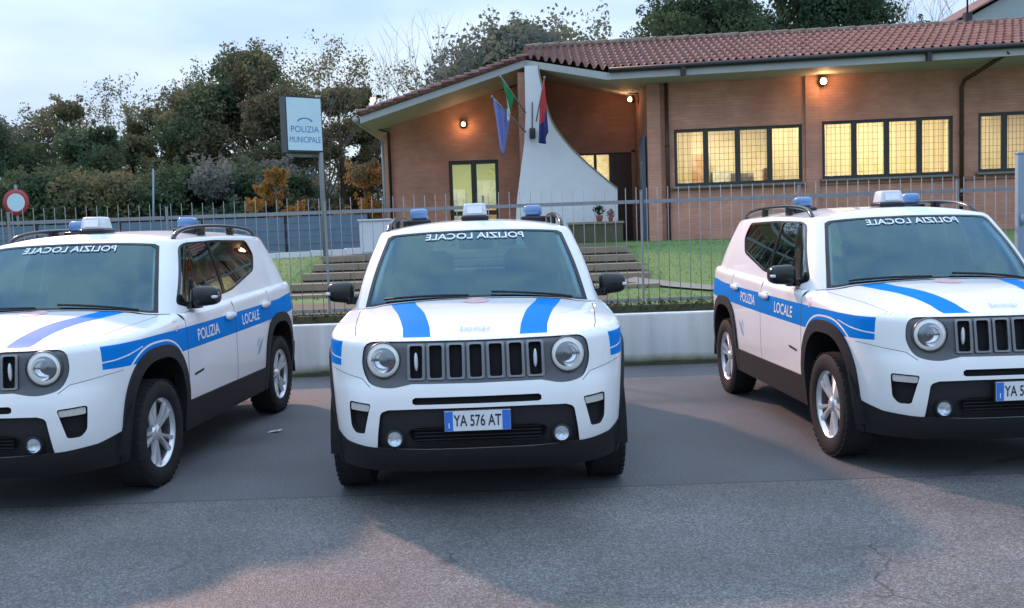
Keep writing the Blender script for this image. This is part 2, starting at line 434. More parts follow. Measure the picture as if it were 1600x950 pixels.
def gh(t, v):
    t = min(GT, max(0, t)); v = min(1, max(0, v))
    b = Vector((float(np.interp(t, bt, GX)), float(np.interp(t, bt, GY)), float(np.interp(t, bt, GZ))))
    q = Vector([float(np.interp(t, TK, TA[:, k])) for k in range(3)])
    if v < SW:
        w = v / SW; h = .80 * w - .06 * math.sin(math.pi * w); k = .915 * w
    else:
        w = (v - SW) / (1 - SW); h = .80 * (1 - w) ** 2 + .90 * 2 * w * (1 - w) + w * w; k = .915 * (1 - w) ** 2 + 2 * w * (1 - w) + w * w
    p = Vector((b.x + (q.x - b.x) * h, b.y + (q.y - b.y) * h, b.z + (q.z - b.z) * k))
    if t < 1e-4 or t > GT - 1e-4: p.x = 0
    return p
def gh_inv(y, z):
    t, v = y - .2, .5
    for _ in range(40):
        p = gh(t, v); e = 1e-3; a = (gh(t + e, v) - p) / e; b = (gh(t, v + e) - p) / e
        det = a.y * b.z - b.y * a.z
        if abs(det) < 1e-9: break
        dy, dz = y - p.y, z - p.z
        t += max(-.3, min(.3, (dy * b.z - b.y * dz) / det)); v += max(-.3, min(.3, (a.y * dz - dy * a.z) / det)); t = min(GT - .05, max(.3, t)); v = min(.99, max(.01, v))
    return t, v
g_dom = [(float(t), 0.) for t in bt] + [(GT, v) for v in np.linspace(0, 1, 18)][1:-1] + [(float(t), 1.) for t in bt[::-1]] + [(0, v) for v in np.linspace(1, 0, 18)][1:-1]
G = Chart(gh, g_dom, [(float(t), float(v)) for t in np.arange(.02, GT, .04) for v in list(np.arange(.05, .86, .06)) + [.88, .90, .92, .94, .96, .98]])
tw = t_of(.738, 1.165)
G.add('frit', [(-.01, .005), (tw - .3, .005), (tw, .012), (tw - .004, .5), (tw - .012, .85), (tw - .05, .875), (-.01, .885)])
G.add('screen', [(-.01, .035), (tw - .3, .03), (tw - .03, .04), (tw - .034, .5), (tw - .042, .82), (tw - .08, .855), (-.01, .866)])
win = rounded([(1.305, 1.135), (1.48, 1.098), (1.80, 1.118), (2.4, 1.165), (3.05, 1.30), (3.20, 1.44), (3.14, 1.562), (2.4, 1.572), (1.80, 1.558), (1.672, 1.532)], .05)
G.add('win_frame', [gh_inv(y, z) for y, z in dens(win, .05)], None)
w1 = rounded([(1.345, 1.142), (1.49, 1.113), (1.80, 1.135), (2.22, 1.163), (2.22, 1.556), (1.81, 1.545), (1.70, 1.522)], .03)
w2 = rounded([(2.265, 1.172), (2.42, 1.183), (3.04, 1.318), (3.175, 1.44), (3.12, 1.547), (2.265, 1.558)], .03)
G.add('win1', [gh_inv(y, z) for y, z in dens(w1, .05)], None)
G.add('win2', [gh_inv(y, z) for y, z in dens(w2, .05)], None)
G.add('rear_glass', [(GT - .52, .12), (GT + .01, .12), (GT + .01, .80), (GT - .50, .80)])
G.solve()
# --- roof cap
rt = [gh(float(t), 1.) for t in bt]
ry = np.maximum.accumulate(np.array([p.y for p in rt]) + np.arange(len(rt)) * 1e-7); rx = np.array([p.x for p in rt]); rz = np.array([p.z for p in rt])
def roof(x, y):
    xe = max(1e-4, float(np.interp(y, ry, rx))); ze = float(np.interp(y, ry, rz)); t = min(1, abs(x) / xe)
    return Vector((x, y, ze + .062 * min(1, xe / .66) ** 1.6 * (1 - t ** 2.2)))
Rf = Chart(roof, [(p.x, p.y) for p in rt] + [(0, y) for y in np.linspace(rt[-1].y, rt[0].y, 40)][1:-1], [(float(x), float(y)) for x in np.arange(.02, .68, .045) for y in np.arange(1.6, 3.95, .045)])
Rf.solve()

def chart_text(ch, txt, u, v, size, sx, side, off, rot=0., flipx=False, su=1., sv=1.):
    """letters laid on a chart round (u,v); su,sv = metres to chart units"""
    vs, fs = text_tris(txt, size, True, sx); mb = MB(); out = []
    d = -1 if (side < 0) != flipx else 1
    for a, b in vs:
        aa = a * math.cos(rot) - b * math.sin(rot); bb = a * math.sin(rot) + b * math.cos(rot)
        uu, vv = u + d * aa * su, v + bb * sv
        p = ch.f(abs(uu), vv); n = ch.norm_uv(max(.006, abs(uu)), vv); p = p + n * off
        if uu < 0: p.x = -p.x
        out.append(p if side > 0 else Vector((-p.x, p.y, p.z)))
    mb.add(out, [f[::-1] for f in fs] if d < 0 else fs, 0, False)
    return mb

def wheel_meshes():
    """axis +X outward, centred on the wheel; returns tyre, rim"""
    Mx = Matrix.Rotation(R(90), 4, 'Y'); ty = MB(); w = .108
    prof = [(.222, -w * .86), (.25, -w), (.30, -w * 1.02), (.327, -w * .92), (.341, -w * .78), (.345, -w * .5), (.345, w * .5), (.341, w * .78), (.327, w * .92), (.30, w * 1.02), (.25, w), (.222, w * .86)]
    ty.lathe(prof, 56, 0, Mx)
    for ring, ph in ((-.7, 0), (.7, .5)):          # shoulder tread blocks
        for k in range(44):
            a = 2 * math.pi * (k + ph) / 44
            ty.box((w * ring, .3405 * math.cos(a), .3405 * math.sin(a)), (.05, .030, .006), Matrix.Rotation(a + math.pi / 2, 3, 'X') @ Matrix.Rotation(.2, 3, 'Z'))
    ri = MB()
    ri.lathe([(.222, -.09), (.205, -.08), (.19, .0), (.195, .055), (.205, .06)], 48, 1, Mx)
    ri.lathe([(.205, .062), (.213, .078), (.222, .090), (.231, .096), (.234, .090), (.222, .075), (.205, .062)], 48, 0, Mx)
    ri.lathe([(.001, .004), (.19, .0)], 32, 1, Mx)
    ri.lathe([(.001, .080), (.030, .079), (.034, .074), (.05, .068), (.058, .055), (.056, .02)], 28, 0, Mx)
    for k in range(5):
        for dlt in (-.19, .19):
            a0 = 2 * math.pi * k / 5 + math.pi / 2; a1 = a0 + dlt
            p0 = Vector((0, math.cos(a0 + dlt * .55) * .045, math.sin(a0 + dlt * .55) * .045)); p1 = Vector((0, math.cos(a1) * .210, math.sin(a1) * .210))
            d = (p1 - p0).normalized(); nrm = Vector((0, -d.z, d.y)); vs = []
            for p, hw, x0, x1 in ((p0, .015, .03, .066), (p0.lerp(p1, .55), .013, .05, .076), (p1, .020, .055, .082)):
                for sgn, xx in ((-1, x0), (1, x0), (.62, x1), (-.62, x1)): vs.append(p + nrm * hw * sgn + Vector((xx, 0, 0)))
            fs = []
            for j in (0, 4):
                for q in range(4): fs.append((j + q, j + (q + 1) % 4, j + 4 + (q + 1) % 4, j + 4 + q))
            fs += [(3, 2, 1, 0), (8, 9, 10, 11)]
            ri.add(vs, fs, 0)
        a = 2 * math.pi * k / 5 + math.pi / 2 + math.pi / 5
        ri.lathe([(.001, .072), (.009, .070), (.010, .06)], 10, 1, Matrix.Translation((0, math.cos(a) * .036, math.sin(a) * .036)) @ Mx)
    me_t = ty.mesh('tyre', M['rubber']); me_r = ri.mesh('rim', [M['alloy'], M['alloy_dark']])
    for me in (me_t, me_r): fix_normals(me); smooth_by_angle(me, 32)
    return me_t, me_r

PLATES = {}
def make_car(label, group):
    root = empty('police_car', (0, 0, 0), label, 'police car', group)
    # body shell: paint, blue, seams
    mb = MB()
    for sd in (1, -1):
        B.emit(mb, {'base': 0, 'blue': 1, 'seam': 2}, sd)
        Hd.emit(mb, {'base': 0, 'blue': 1, 'seam': 2}, sd)
        G.emit(mb, {'base': 0}, sd)
        Rf.emit(mb, {'base': 0}, sd)
    body = sealed(mb, 'body', [M['paint'], M['blue'], M['seam']], root, 50)
    mb = MB()
    for sd in (1, -1): Hd.emit(mb, {'cowl': 0}, sd)
    sealed(mb, 'cowl', M['black'], root)
    # front end
    mb = MB()
    for sd in (1, -1):
        B.emit(mb, {'bezel': 0}, sd, -.008, .001)
        B.emit(mb, {'slot_frame': 2}, sd, .002, -.012)
        B.emit(mb, {'slot': 1}, sd, -.035, .0, wmi=1)
    grille = sealed(mb, 'grille', [M['dark_grey'], M['void'], M['frame_grey']], root)
    mb = MB()
    for sd in (1, -1):
        B.emit(mb, {'intake': 0}, sd, -.022, .001)
        B.emit(mb, {'intake_deep': 1}, sd, -.05, -.02, wmi=0)
        B.emit(mb, {'slit': 1}, sd, -.03, .0, wmi=0)
    for k in range(4): mb.box((0, .035, .428 + k * .02), (.70, .012, .006), None, 0)
    sealed(mb, 'lower_grille', [M['black'], M['void']], root)
    mb = MB()
    for sd in (1, -1): B.emit(mb, {'valance': 0}, sd, .006, -.02)
    sealed(mb, 'bumper_trim', M['black'], root)
    mb = MB()
    for sd in (1, -1): B.emit(mb, {'rear_valance': 0}, sd, .006, -.01)
    sealed(mb, 'rear_bumper', M['black'], root)
    for sd in (1, -1):
        mb = MB(); B.emit(mb, {'sill': 0}, sd, .012, -.02); sealed(mb, 'sill', M['black'], root)
        # arches: split the two by y
        for lo_, hi_ in ((0, s_y(2.1)), (s_y(2.1), ST)):
            keep = [t for t in B.tri['arch'] if lo_ <= B.uv[t[0]][0] < hi_]
            B.tri['arch_now'] = keep
            mb = MB(); B.emit(mb, {'arch_now': 0}, sd, .014, -.06); sealed(mb, 'wheel_arch', M['black'], root)
        mb = MB(); B.emit(mb, {'vent': 0}, sd, -.03, .0); vt = sealed(mb, 'bumper_vent', M['void'], root)
        mb = MB(); B.emit(mb, {'signal': 0}, sd, -.004, -.03); sealed(mb, 'turn_signal', M['amber'], vt)
        # headlight
        sc = s_x(HL[0]); c = B.f(sc, HL[1]); n = B.norm_uv(sc, HL[1]); n = Vector((n.x * .55, n.y, n.z * .4)).normalized()
        if sd < 0: c.x = -c.x; n.x = -n.x
        MM = Matrix.Translation(c + n * -.004) @ n.to_track_quat('Z', 'Y').to_matrix().to_4x4()
        hb = MB()
        hb.lathe([(.102, -.05), (.102, .002), (.099, .007), (.095, .006), (.092, .0)], 40, 1, MM)
        hb.lathe([(.092, .0), (.088, -.006), (.074, -.008), (.070, -.006), (.064, -.012), (.045, -.028), (.001, -.034)], 40, 0, MM)
        hb.box(MM @ Vector((0, 0, -.010)), (.122, .010, .006), None, 1)
        hl = sealed(hb, 'headlight', [M['chrome'], M['dark_grey']], root, merge=False)
        pr_ = MB(); pr_.lathe([(.024, -.045), (.024, -.010), (.021, -.005), (.012, -.001), (.001, .001)], 24, 0, MM)
        for ang in (20, 70): pr_.box(MM @ Vector((0, 0, -.02)), (.002, .002, .002))
        pr_.build('projector', M['dark_grey'], hl)
        bl = MB(); pp = MM @ Vector((0, .045, -.022)); bl.lathe([(.064, -.016), (.074, -.004), (.086, -.004), (.091, -.010)], 40, 0, MM); bl.build('light_ring', M['ring'], hl)
        le = MB(); le.lathe([(.0965, .006), (.09, .016), (.07, .029), (.04, .038), (.001, .042)], 40, 0, MM); le.build('lens', M['lens'], hl)
        # daytime lamp in the outer slot
        dp = B.f(s_x(.3345), .856); dn = B.norm_uv(s_x(.3345), .856)
        db = MB(); bm = bmesh.new(); bmesh.ops.create_uvsphere(bm, u_segments=16, v_segments=10, radius=1)
        for v in bm.verts: v.co = Vector((v.co.x * .011, v.co.y * .012, v.co.z * .052))
        db.from_bm(bm, Vector((dp.x * sd, dp.y, dp.z)) + Vector((0, .012, 0)), None, 0, True); db.build('marker_lamp', M['lamp_white'], grille)
        # fog lamp
        fp = B.f(s_x(.462), .437)
        fb = MB(); FM = Matrix.Translation((fp.x * sd, fp.y + .004, fp.z)) @ Matrix.Rotation(R(90), 4, 'X')
        fb.lathe([(.055, -.02), (.053, .006), (.044, .010), (.041, .004)], 28, 1, FM); fb.lathe([(.041, .004), (.03, -.002), (.001, -.006)], 24, 0, FM)
        fg = sealed(fb, 'fog_lamp', [M['chrome'], M['black']], root, merge=False)
        le = MB(); le.lathe([(.042, .006), (.03, .012), (.001, .015)], 24, 0, FM); le.build('lens', M['lens'], fg)
        # mirror
        mb = MB(); bm = bmesh.new(); bmesh.ops.create_cube(bm, size=1)
        for v in bm.verts:
            x_, y_, z_ = v.co; out_ = x_ > 0
            v.co = Vector((.945 + x_ * .185, 1.49 + y_ * (.15 if z_ < 0 else .13) + (.03 if out_ else 0), 1.175 + z_ * (.155 if not out_ else .125) + (.004 if out_ else 0)))
        bmesh.ops.bevel(bm, geom=bm.edges[:], offset=.045, segments=4, profile=.5, affect='EDGES')
        for v in bm.verts: v.co.x *= sd
        mb.from_bm(bm, (0, 0, 0), None, 0, True)
        mb.box((.855 * sd, 1.50, 1.118), (.10, .075, .05)); mb.box((.84 * sd, 1.50, 1.12), (.05, .14, .05))
        mr = mb.build('door_mirror', M['gloss_black'], root); fix_normals(mr.data)
        mi_ = MB(); mi_.box((.945 * sd, 1.571, 1.175), (.14, .006, .105)); mi_.build('mirror_glass', M['mirror_glass'], mr)
        ind = MB(); ind.rbox((1.024 * sd, 1.452, 1.172), (.030, .05, .020), .006); ind.build('indicator', M['lamp_white'], mr)
        # windows
        for reg in ('win1', 'win2'):
            mb = MB(); G.emit(mb, {reg: 0}, sd, -.004); sealed(mb, 'side_window', M['side_glass'], root)
        mb = MB(); G.emit(mb, {'win_frame': 0}, sd, .002, -.01); sealed(mb, 'window_frame', M['gloss_black'], root)
        # roof rail
        rb = MB(); pts = [(.622, 1.74, 1.578), (.618, 1.82, 1.625), (.612, 1.95, 1.656), (.606, 2.2, 1.677), (.604, 2.6, 1.687), (.604, 3.0, 1.682), (.604, 3.3, 1.668), (.600, 3.5, 1.646), (.596, 3.6, 1.614), (.594, 3.64, 1.58)]
        pts = [(x_ * sd, y_, z_) for x_, y_, z_ in pts]
        rb.tube(catmull(pts, 5), .017, 10)
        for y_, z_ in ((2.35, 1.645), (3.0, 1.648)): rb.rbox((.604 * sd, y_, z_), (.03, .12, .09), .01)
        rb.build('roof_rail', M['gloss_black'], root)
        # door handles
        for y_ in (2.115, 2.985):
            c_ = B.f(s_y(y_), .985 if y_ < 2.5 else 1.005)
            hb = MB(); hb.rbox((c_.x * sd + .016 * sd, c_.y, c_.z), (.026, .20, .036), .012, Matrix.Rotation(R(1.5), 3, 'X')); hb.rbox((c_.x * sd + .004 * sd, c_.y, c_.z), (.03, .12, .06), .012)
            hb.build('door_handle', M['paint'], root)
        # lettering along the stripe (reads front to rear on the left flank, rear to front on the right)
        words_ = (('POLIZIA', 1.66), ('LOCALE', 2.60)) if sd > 0 else (('LOCALE', 1.66), ('POLIZIA', 2.60))
        for w_, y_ in words_:
            chart_text(B, w_, s_y(y_), .906 + (y_ - 1.66) * .0215, .115, 1.02, sd, .002, rot=.022 * (1 if sd > 0 else -1)).build('lettering', M['white_ink'], root)
        # crest on the fender, emblem on the rear door, badge on the front door
        def patch(poly, m, nm):
            q = MB(); q.add([Vector((p.x * sd, p.y, p.z)) for p in [B.f(s_y(y_), z_) + B.norm_uv(s_y(y_), z_) * .002 for y_, z_ in poly]], [tuple(range(len(poly)))[::sd]]); q.build(nm, m, root)
        patch([(1.07, 1.035), (1.13, 1.035), (1.13, .99), (1.10, .965), (1.07, .99)][::-1], M['red_ink'], 'crest')
        patch([(1.36, .63), (1.53, .645), (1.53, .662), (1.36, .648)], M['ink'], 'badge')
        patch([(2.72, .60), (2.80, .70), (2.90, .735), (2.86, .70), (2.83, .66), (2.78, .61)], M['blue_ink'], 'emblem')
        patch([(2.70, .66), (2.74, .72), (2.80, .745), (2.76, .71)], M['blue_ink'], 'emblem')
        # wheels
        for yc in (Y_F, Y_R):
            w = empty('wheel', (sd * .772, yc, ZW), None, None); w.parent = root
            if sd < 0: w.rotation_euler = (0, 0, math.pi)
            w.rotation_euler.x = random.uniform(0, 1.2)
            new_obj('tyre', W_T, w); new_obj('rim', W_R, w)
            lb = MB(); nq = 20; wv_ = []
            for xx, rr_ in ((.56, .0), (.56, .45), (.78, .465), (.868, .465)):
                for q_ in range(nq + 1): a_ = math.pi * q_ / nq; wv_.append((sd * xx, yc + rr_ * math.cos(a_), .30 + (rr_ + .06 * (rr_ > 0)) * math.sin(a_)))
            lb.add(wv_, [(j_ * (nq + 1) + q_, j_ * (nq + 1) + q_ + 1, (j_ + 1) * (nq + 1) + q_ + 1, (j_ + 1) * (nq + 1) + q_) for j_ in range(3) for q_ in range(nq)])
            lb.build('wheel_well', M['void'], root)
        # wiper
        wp = MB(); a, b, c_ = (.62, 1.14) if sd > 0 else (.05, 1.07), (.10, 1.16) if sd > 0 else (.60, 1.20), 0
        pa = hood(abs(a[0]), a[1]); ty = Vector((b[0] * sd, 1.0, 0))
        pts = []
        for k in range(7):
            t = k / 6; u = a[0] + (b[0] - a[0]) * t; p = G.f(float(np.interp(u, GX[:24], bt[:24])) if u < .4 else t_of(u, 1.14), .015 + .035 * t) + Vector((0, -.014, .012)); pts.append((p.x * sd, p.y, p.z))
        wp.tube(pts, .008, 6); wp.build('wiper', M['black'], root)
        # seats
        for y_, hgt in ((2.25, 1.26), (3.15, 1.22)):
            sb = MB(); sb.rbox((.36 * sd, y_ - .18, .62), (.50, .52, .18), .06); sb.rbox((.36 * sd, y_ + .14, .92), (.48, .15, .62), .06, Matrix.Rotation(R(-14), 3, 'X'))
            st = sb.build('seat', M['cloth_dark'], root)
            hb = MB(); hb.rbox((.36 * sd, y_ + .23, hgt + .07), (.27, .10, .19), .045, Matrix.Rotation(R(-8), 3, 'X')); hb.build('headrest', M['cloth_dark'], st)
    # glass and screen furniture
    mb = MB(); nu_, nv_ = 48, 30; vs = []          # an even grid keeps the reflections clean
    for j in range(nv_ + 1):
        v_ = .025 + (.872 - .025) * j / nv_; te = interp(v_, [(.0, tw - .018), (.5, tw - .022), (.82, tw - .03), (.88, tw - .05)])
        for i in range(-nu_, nu_ + 1):
            t_ = te * abs(i) / nu_; p = G.f(t_, v_) - G.norm_uv(max(.006, t_), v_) * .004; vs.append((p.x * (1 if i >= 0 else -1) if i else 0, p.y, p.z))
    w_ = 2 * nu_ + 1; mb.add(vs, [(j * w_ + i, j * w_ + i + 1, (j + 1) * w_ + i + 1, (j + 1) * w_ + i) for j in range(nv_) for i in range(w_ - 1)], 0, True)
    ws = mb.build('windscreen', M['screen'], root)
    mb = MB()
    for sd in (1, -1): G.emit(mb, {'frit': 0}, sd, -.001, -.012)
    sealed(mb, 'screen_border', M['gloss_black'], root)
    mb = MB()
    for sd in (1, -1): G.emit(mb, {'rear_glass': 0}, sd, -.003)
    sealed(mb, 'rear_window', M['side_glass'], root)
    chart_text(G, 'POLIZIA LOCALE', 0, .80, .076, 1.1, 1, .004, 0, True, 1.25, 1.0 / .71).build('lettering', M['white_ink'], ws)
    # interior
    ib = MB(); ib.rbox((0, 1.62, .95), (1.46, .50, .28), .10); ib.rbox((.36, 1.66, 1.08), (.34, .22, .10), .05); ib.rbox((0, 1.80, .75), (.26, .5, .45), .05); ib.build('dashboard', M['dash'], root)
    ib = MB(); ib.box((0, 2.6, .42), (1.50, 2.7, .04)); ib.box((0, 1.35, .62), (1.45, .04, .5)); ib.box((0, 3.95, .70), (1.4, .04, .55)); ib.build('cabin_floor', M['cloth_dark'], root)
    ib = MB()
    ib.tube([Vector((.36 + .18 * math.cos(t), 1.92 + .05 * math.sin(t), 1.03 + .17 * math.sin(t))) for t in np.linspace(0, 2 * math.pi, 25)], .016, 8, caps=False)
    ib.box((.36, 1.91, 1.03), (.3, .03, .05)); ib.build('steering_wheel', M['dash'], root)
    ib = MB(); ib.rbox((0, 1.66, 1.485), (.24, .05, .085), .02); ib.rbox((0, 1.575, 1.515), (.22, .10, .07), .02); ib.build('rear_view_mirror', M['gloss_black'], root)
    ib = MB(); ib.box((0, 2.1, .25), (1.35, 3.4, .06)); ib.box((0, .8, .45), (.9, 1.2, .35)); ib.build('underbody', M['void'], root)
    ib = MB()
    for sd in (1, -1):       # pale trim on the inside of the pillars
        pts = [G.f(tw + .01, v_) for v_ in (.06, .3, .55, .8)]; ib.tube([(sd * (p.x - .05), p.y + .03, p.z) for p in pts], .022, 8)
        pts = [(sd * .70, 2.27, 1.1), (sd * .60, 2.29, 1.56)]; ib.tube(pts, .035, 8)
    ib.build('pillar_trim', M['lamp_white'], root)
    # plate
    pb = MB(); y0 = -.012; zc = .535
    pb.rbox((0, y0 + .010, zc), (.375, .016, .122), .006, None, 2); pb.box((0, y0, zc), (.36, .004, .11), None, 0); pb.box((-.157, y0 - .0025, zc), (.044, .002, .106), None, 1); pb.box((.157, y0 - .0025, zc), (.044, .002, .106), None, 1)
    pl = pb.build('licence_plate', [M['plate'], M['plate_blue'], M['black']], root)
    vs, fs = text_tris('YA 576 AT', .088, True, .64); tb = MB(); tb.add([(a, y0 - .0035, zc + b - .002) for a, b in vs], fs); tb.build('lettering', M['ink'], pl)
    vs, fs = text_tris('I', .04, True); tb = MB(); tb.add([(a - .157, y0 - .005, zc + b - .025) for a, b in vs], fs); tb.build('lettering', M['white_ink'], pl)
    # hood crest and small letters
    cb = MB(); cp = []
    for k in range(20):
        t = 2 * math.pi * k / 20; p = hood(.085 * math.cos(t), .93 + .10 * math.sin(t)); cp.append((p.x, p.y, p.z + .003))
    cb.add(cp, [tuple(range(20))]); cb.build('crest', M['red_ink'], root)
    vs, fs = text_tris('Jeep', .07, True, 1.5); tb = MB(); tb.add([(a, .24 + b, hood(a, .24 + b).z + .010) for a, b in vs], fs); tb.build('lettering', M['faint_ink'], root)
    # roof lamps
    z0 = roof(0, 1.86).z - .004
    lb = MB(); lb.rbox((0, 1.86, z0 + .018), (.20, .18, .036), .012); lamp = lb.build('roof_lamp', M['gloss_black'], root)
    lb = MB(); bm = bmesh.new(); bmesh.ops.create_cube(bm, size=1)
    for v in bm.verts: k_ = .84 if v.co.z > 0 else 1; v.co = Vector((v.co.x * .18 * k_, v.co.y * .16 * k_, v.co.z * .092))
    bmesh.ops.bevel(bm, geom=bm.edges[:], offset=.016, segments=3, profile=.5, affect='EDGES'); lb.from_bm(bm, (0, 1.86, z0 + .080), None, 0, True); lb.build('lamp_cover', M['lamp_white'], lamp)
    lb = MB(); lb.box((-.0, 1.783, z0 + .078), (.11, .012, .05), Matrix.Rotation(R(-5), 3, 'X')); lb.build('reflector', M['chrome'], lamp)
    for sd in (1, -1):
        zz = roof(.45, 2.48).z
        lb = MB(); lb.rbox((.45 * sd, 2.48, zz + .012), (.19, .17, .05), .012); bc = lb.build('beacon', M['gloss_black'], root)
        lb = MB(); lb.rbox((.45 * sd, 2.48, zz + .079), (.138, .125, .088), .028); lb.build('beacon_dome', M['beacon'], bc)
    return root
W_T, W_R = wheel_meshes()
#@@ENDCAR
# ------------------------------------------------------------------ camera
F_PX, PITCH, ROLL, EYE = 1514.4, .0738, .0342, 1.552
cam = bpy.data.objects.new('camera', bpy.data.cameras.new('camera')); col.objects.link(cam); scn.camera = cam
cam.data.sensor_width = 36; cam.data.lens = F_PX / 1600 * 36; cam.data.clip_start = .1; cam.data.clip_end = 2000
fw = Vector((0, math.cos(PITCH), -math.sin(PITCH))); rt_ = Vector((1, 0, 0)); dn = Vector((0, -math.sin(PITCH), -math.cos(PITCH)))
r_c = rt_ * math.cos(ROLL) + dn * math.sin(ROLL); d_c = dn * math.cos(ROLL) - rt_ * math.sin(ROLL)
mw = Matrix.Identity(4)
for i in range(3): mw[i][0] = r_c[i]; mw[i][1] = -d_c[i]; mw[i][2] = -fw[i]; mw[i][3] = (0, 0, EYE)[i]
cam.matrix_world = mw

# ------------------------------------------------------------------ light
SUN_EL, SUN_AZ = R(29), R(-33)          # low warm light from behind the cars, to the left
sun = bpy.data.objects.new('sun', bpy.data.lights.new('sun', 'SUN')); col.objects.link(sun)
sun.data.energy = 1.9; sun.data.angle = R(2.6); sun.data.color = (1, .56, .42)
sd_ = Vector((math.sin(SUN_AZ) * math.cos(SUN_EL), math.cos(SUN_AZ) * math.cos(SUN_EL), math.sin(SUN_EL)))
sun.rotation_euler = sd_.to_track_quat('Z', 'Y').to_euler()
w = bpy.data.worlds.new('World'); scn.world = w; w.use_nodes = True
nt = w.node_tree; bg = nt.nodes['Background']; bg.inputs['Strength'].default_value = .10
sky = nt.nodes.new('ShaderNodeTexSky'); sky.sky_type = 'NISHITA'; sky.sun_disc = False
sky.sun_elevation = SUN_EL; sky.sun_rotation = SUN_AZ; sky.dust_density = 1.2; sky.ozone_density = 1.6; sky.altitude = 100
tc = nt.nodes.new('ShaderNodeTexCoord'); mp = nt.nodes.new('ShaderNodeMapping'); mp.inputs['Scale'].default_value = (1.3, 1.3, 4.5); mp.inputs['Rotation'].default_value = (R(6), R(-10), 0)
nz = nt.nodes.new('ShaderNodeTexNoise'); nz.inputs['Scale'].default_value = 1.5; nz.inputs['Detail'].default_value = 5; nz.inputs['Roughness'].default_value = .5
cr = nt.nodes.new('ShaderNodeValToRGB'); cr.color_ramp.elements[0].position = .40; cr.color_ramp.elements[1].position = .62
cr.color_ramp.elements[0].color = (2.55, 3.75, 5.9, 1); cr.color_ramp.elements[1].color = (4.6, 5.5, 6.4, 1)
mx = nt.nodes.new('ShaderNodeMixRGB'); mx.inputs[0].default_value = .93
nt.links.new(tc.outputs['Generated'], mp.inputs[0]); nt.links.new(mp.outputs[0], nz.inputs['Vector']); nt.links.new(nz.outputs['Fac'], cr.inputs[0])
nt.links.new(cr.outputs[0], mx.inputs[2]); nt.links.new(sky.outputs[0], mx.inputs[1]); sp_ = nt.nodes.new('ShaderNodeSeparateXYZ'); nt.links.new(tc.outputs['Generated'], sp_.inputs[0])
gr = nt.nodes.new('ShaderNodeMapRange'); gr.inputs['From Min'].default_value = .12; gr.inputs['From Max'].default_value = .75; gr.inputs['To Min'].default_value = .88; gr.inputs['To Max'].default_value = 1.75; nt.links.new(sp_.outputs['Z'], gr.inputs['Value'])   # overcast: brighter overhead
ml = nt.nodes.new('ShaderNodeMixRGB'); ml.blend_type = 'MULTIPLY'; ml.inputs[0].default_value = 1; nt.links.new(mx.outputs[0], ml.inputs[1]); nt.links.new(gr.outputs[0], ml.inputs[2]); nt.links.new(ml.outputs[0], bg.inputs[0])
scn.view_settings.view_transform = 'Standard'; scn.view_settings.look = 'None'; scn.view_settings.exposure = .92
scn.cycles.max_bounces = 8; scn.cycles.transparent_max_bounces = 24; scn.cycles.use_denoising = True

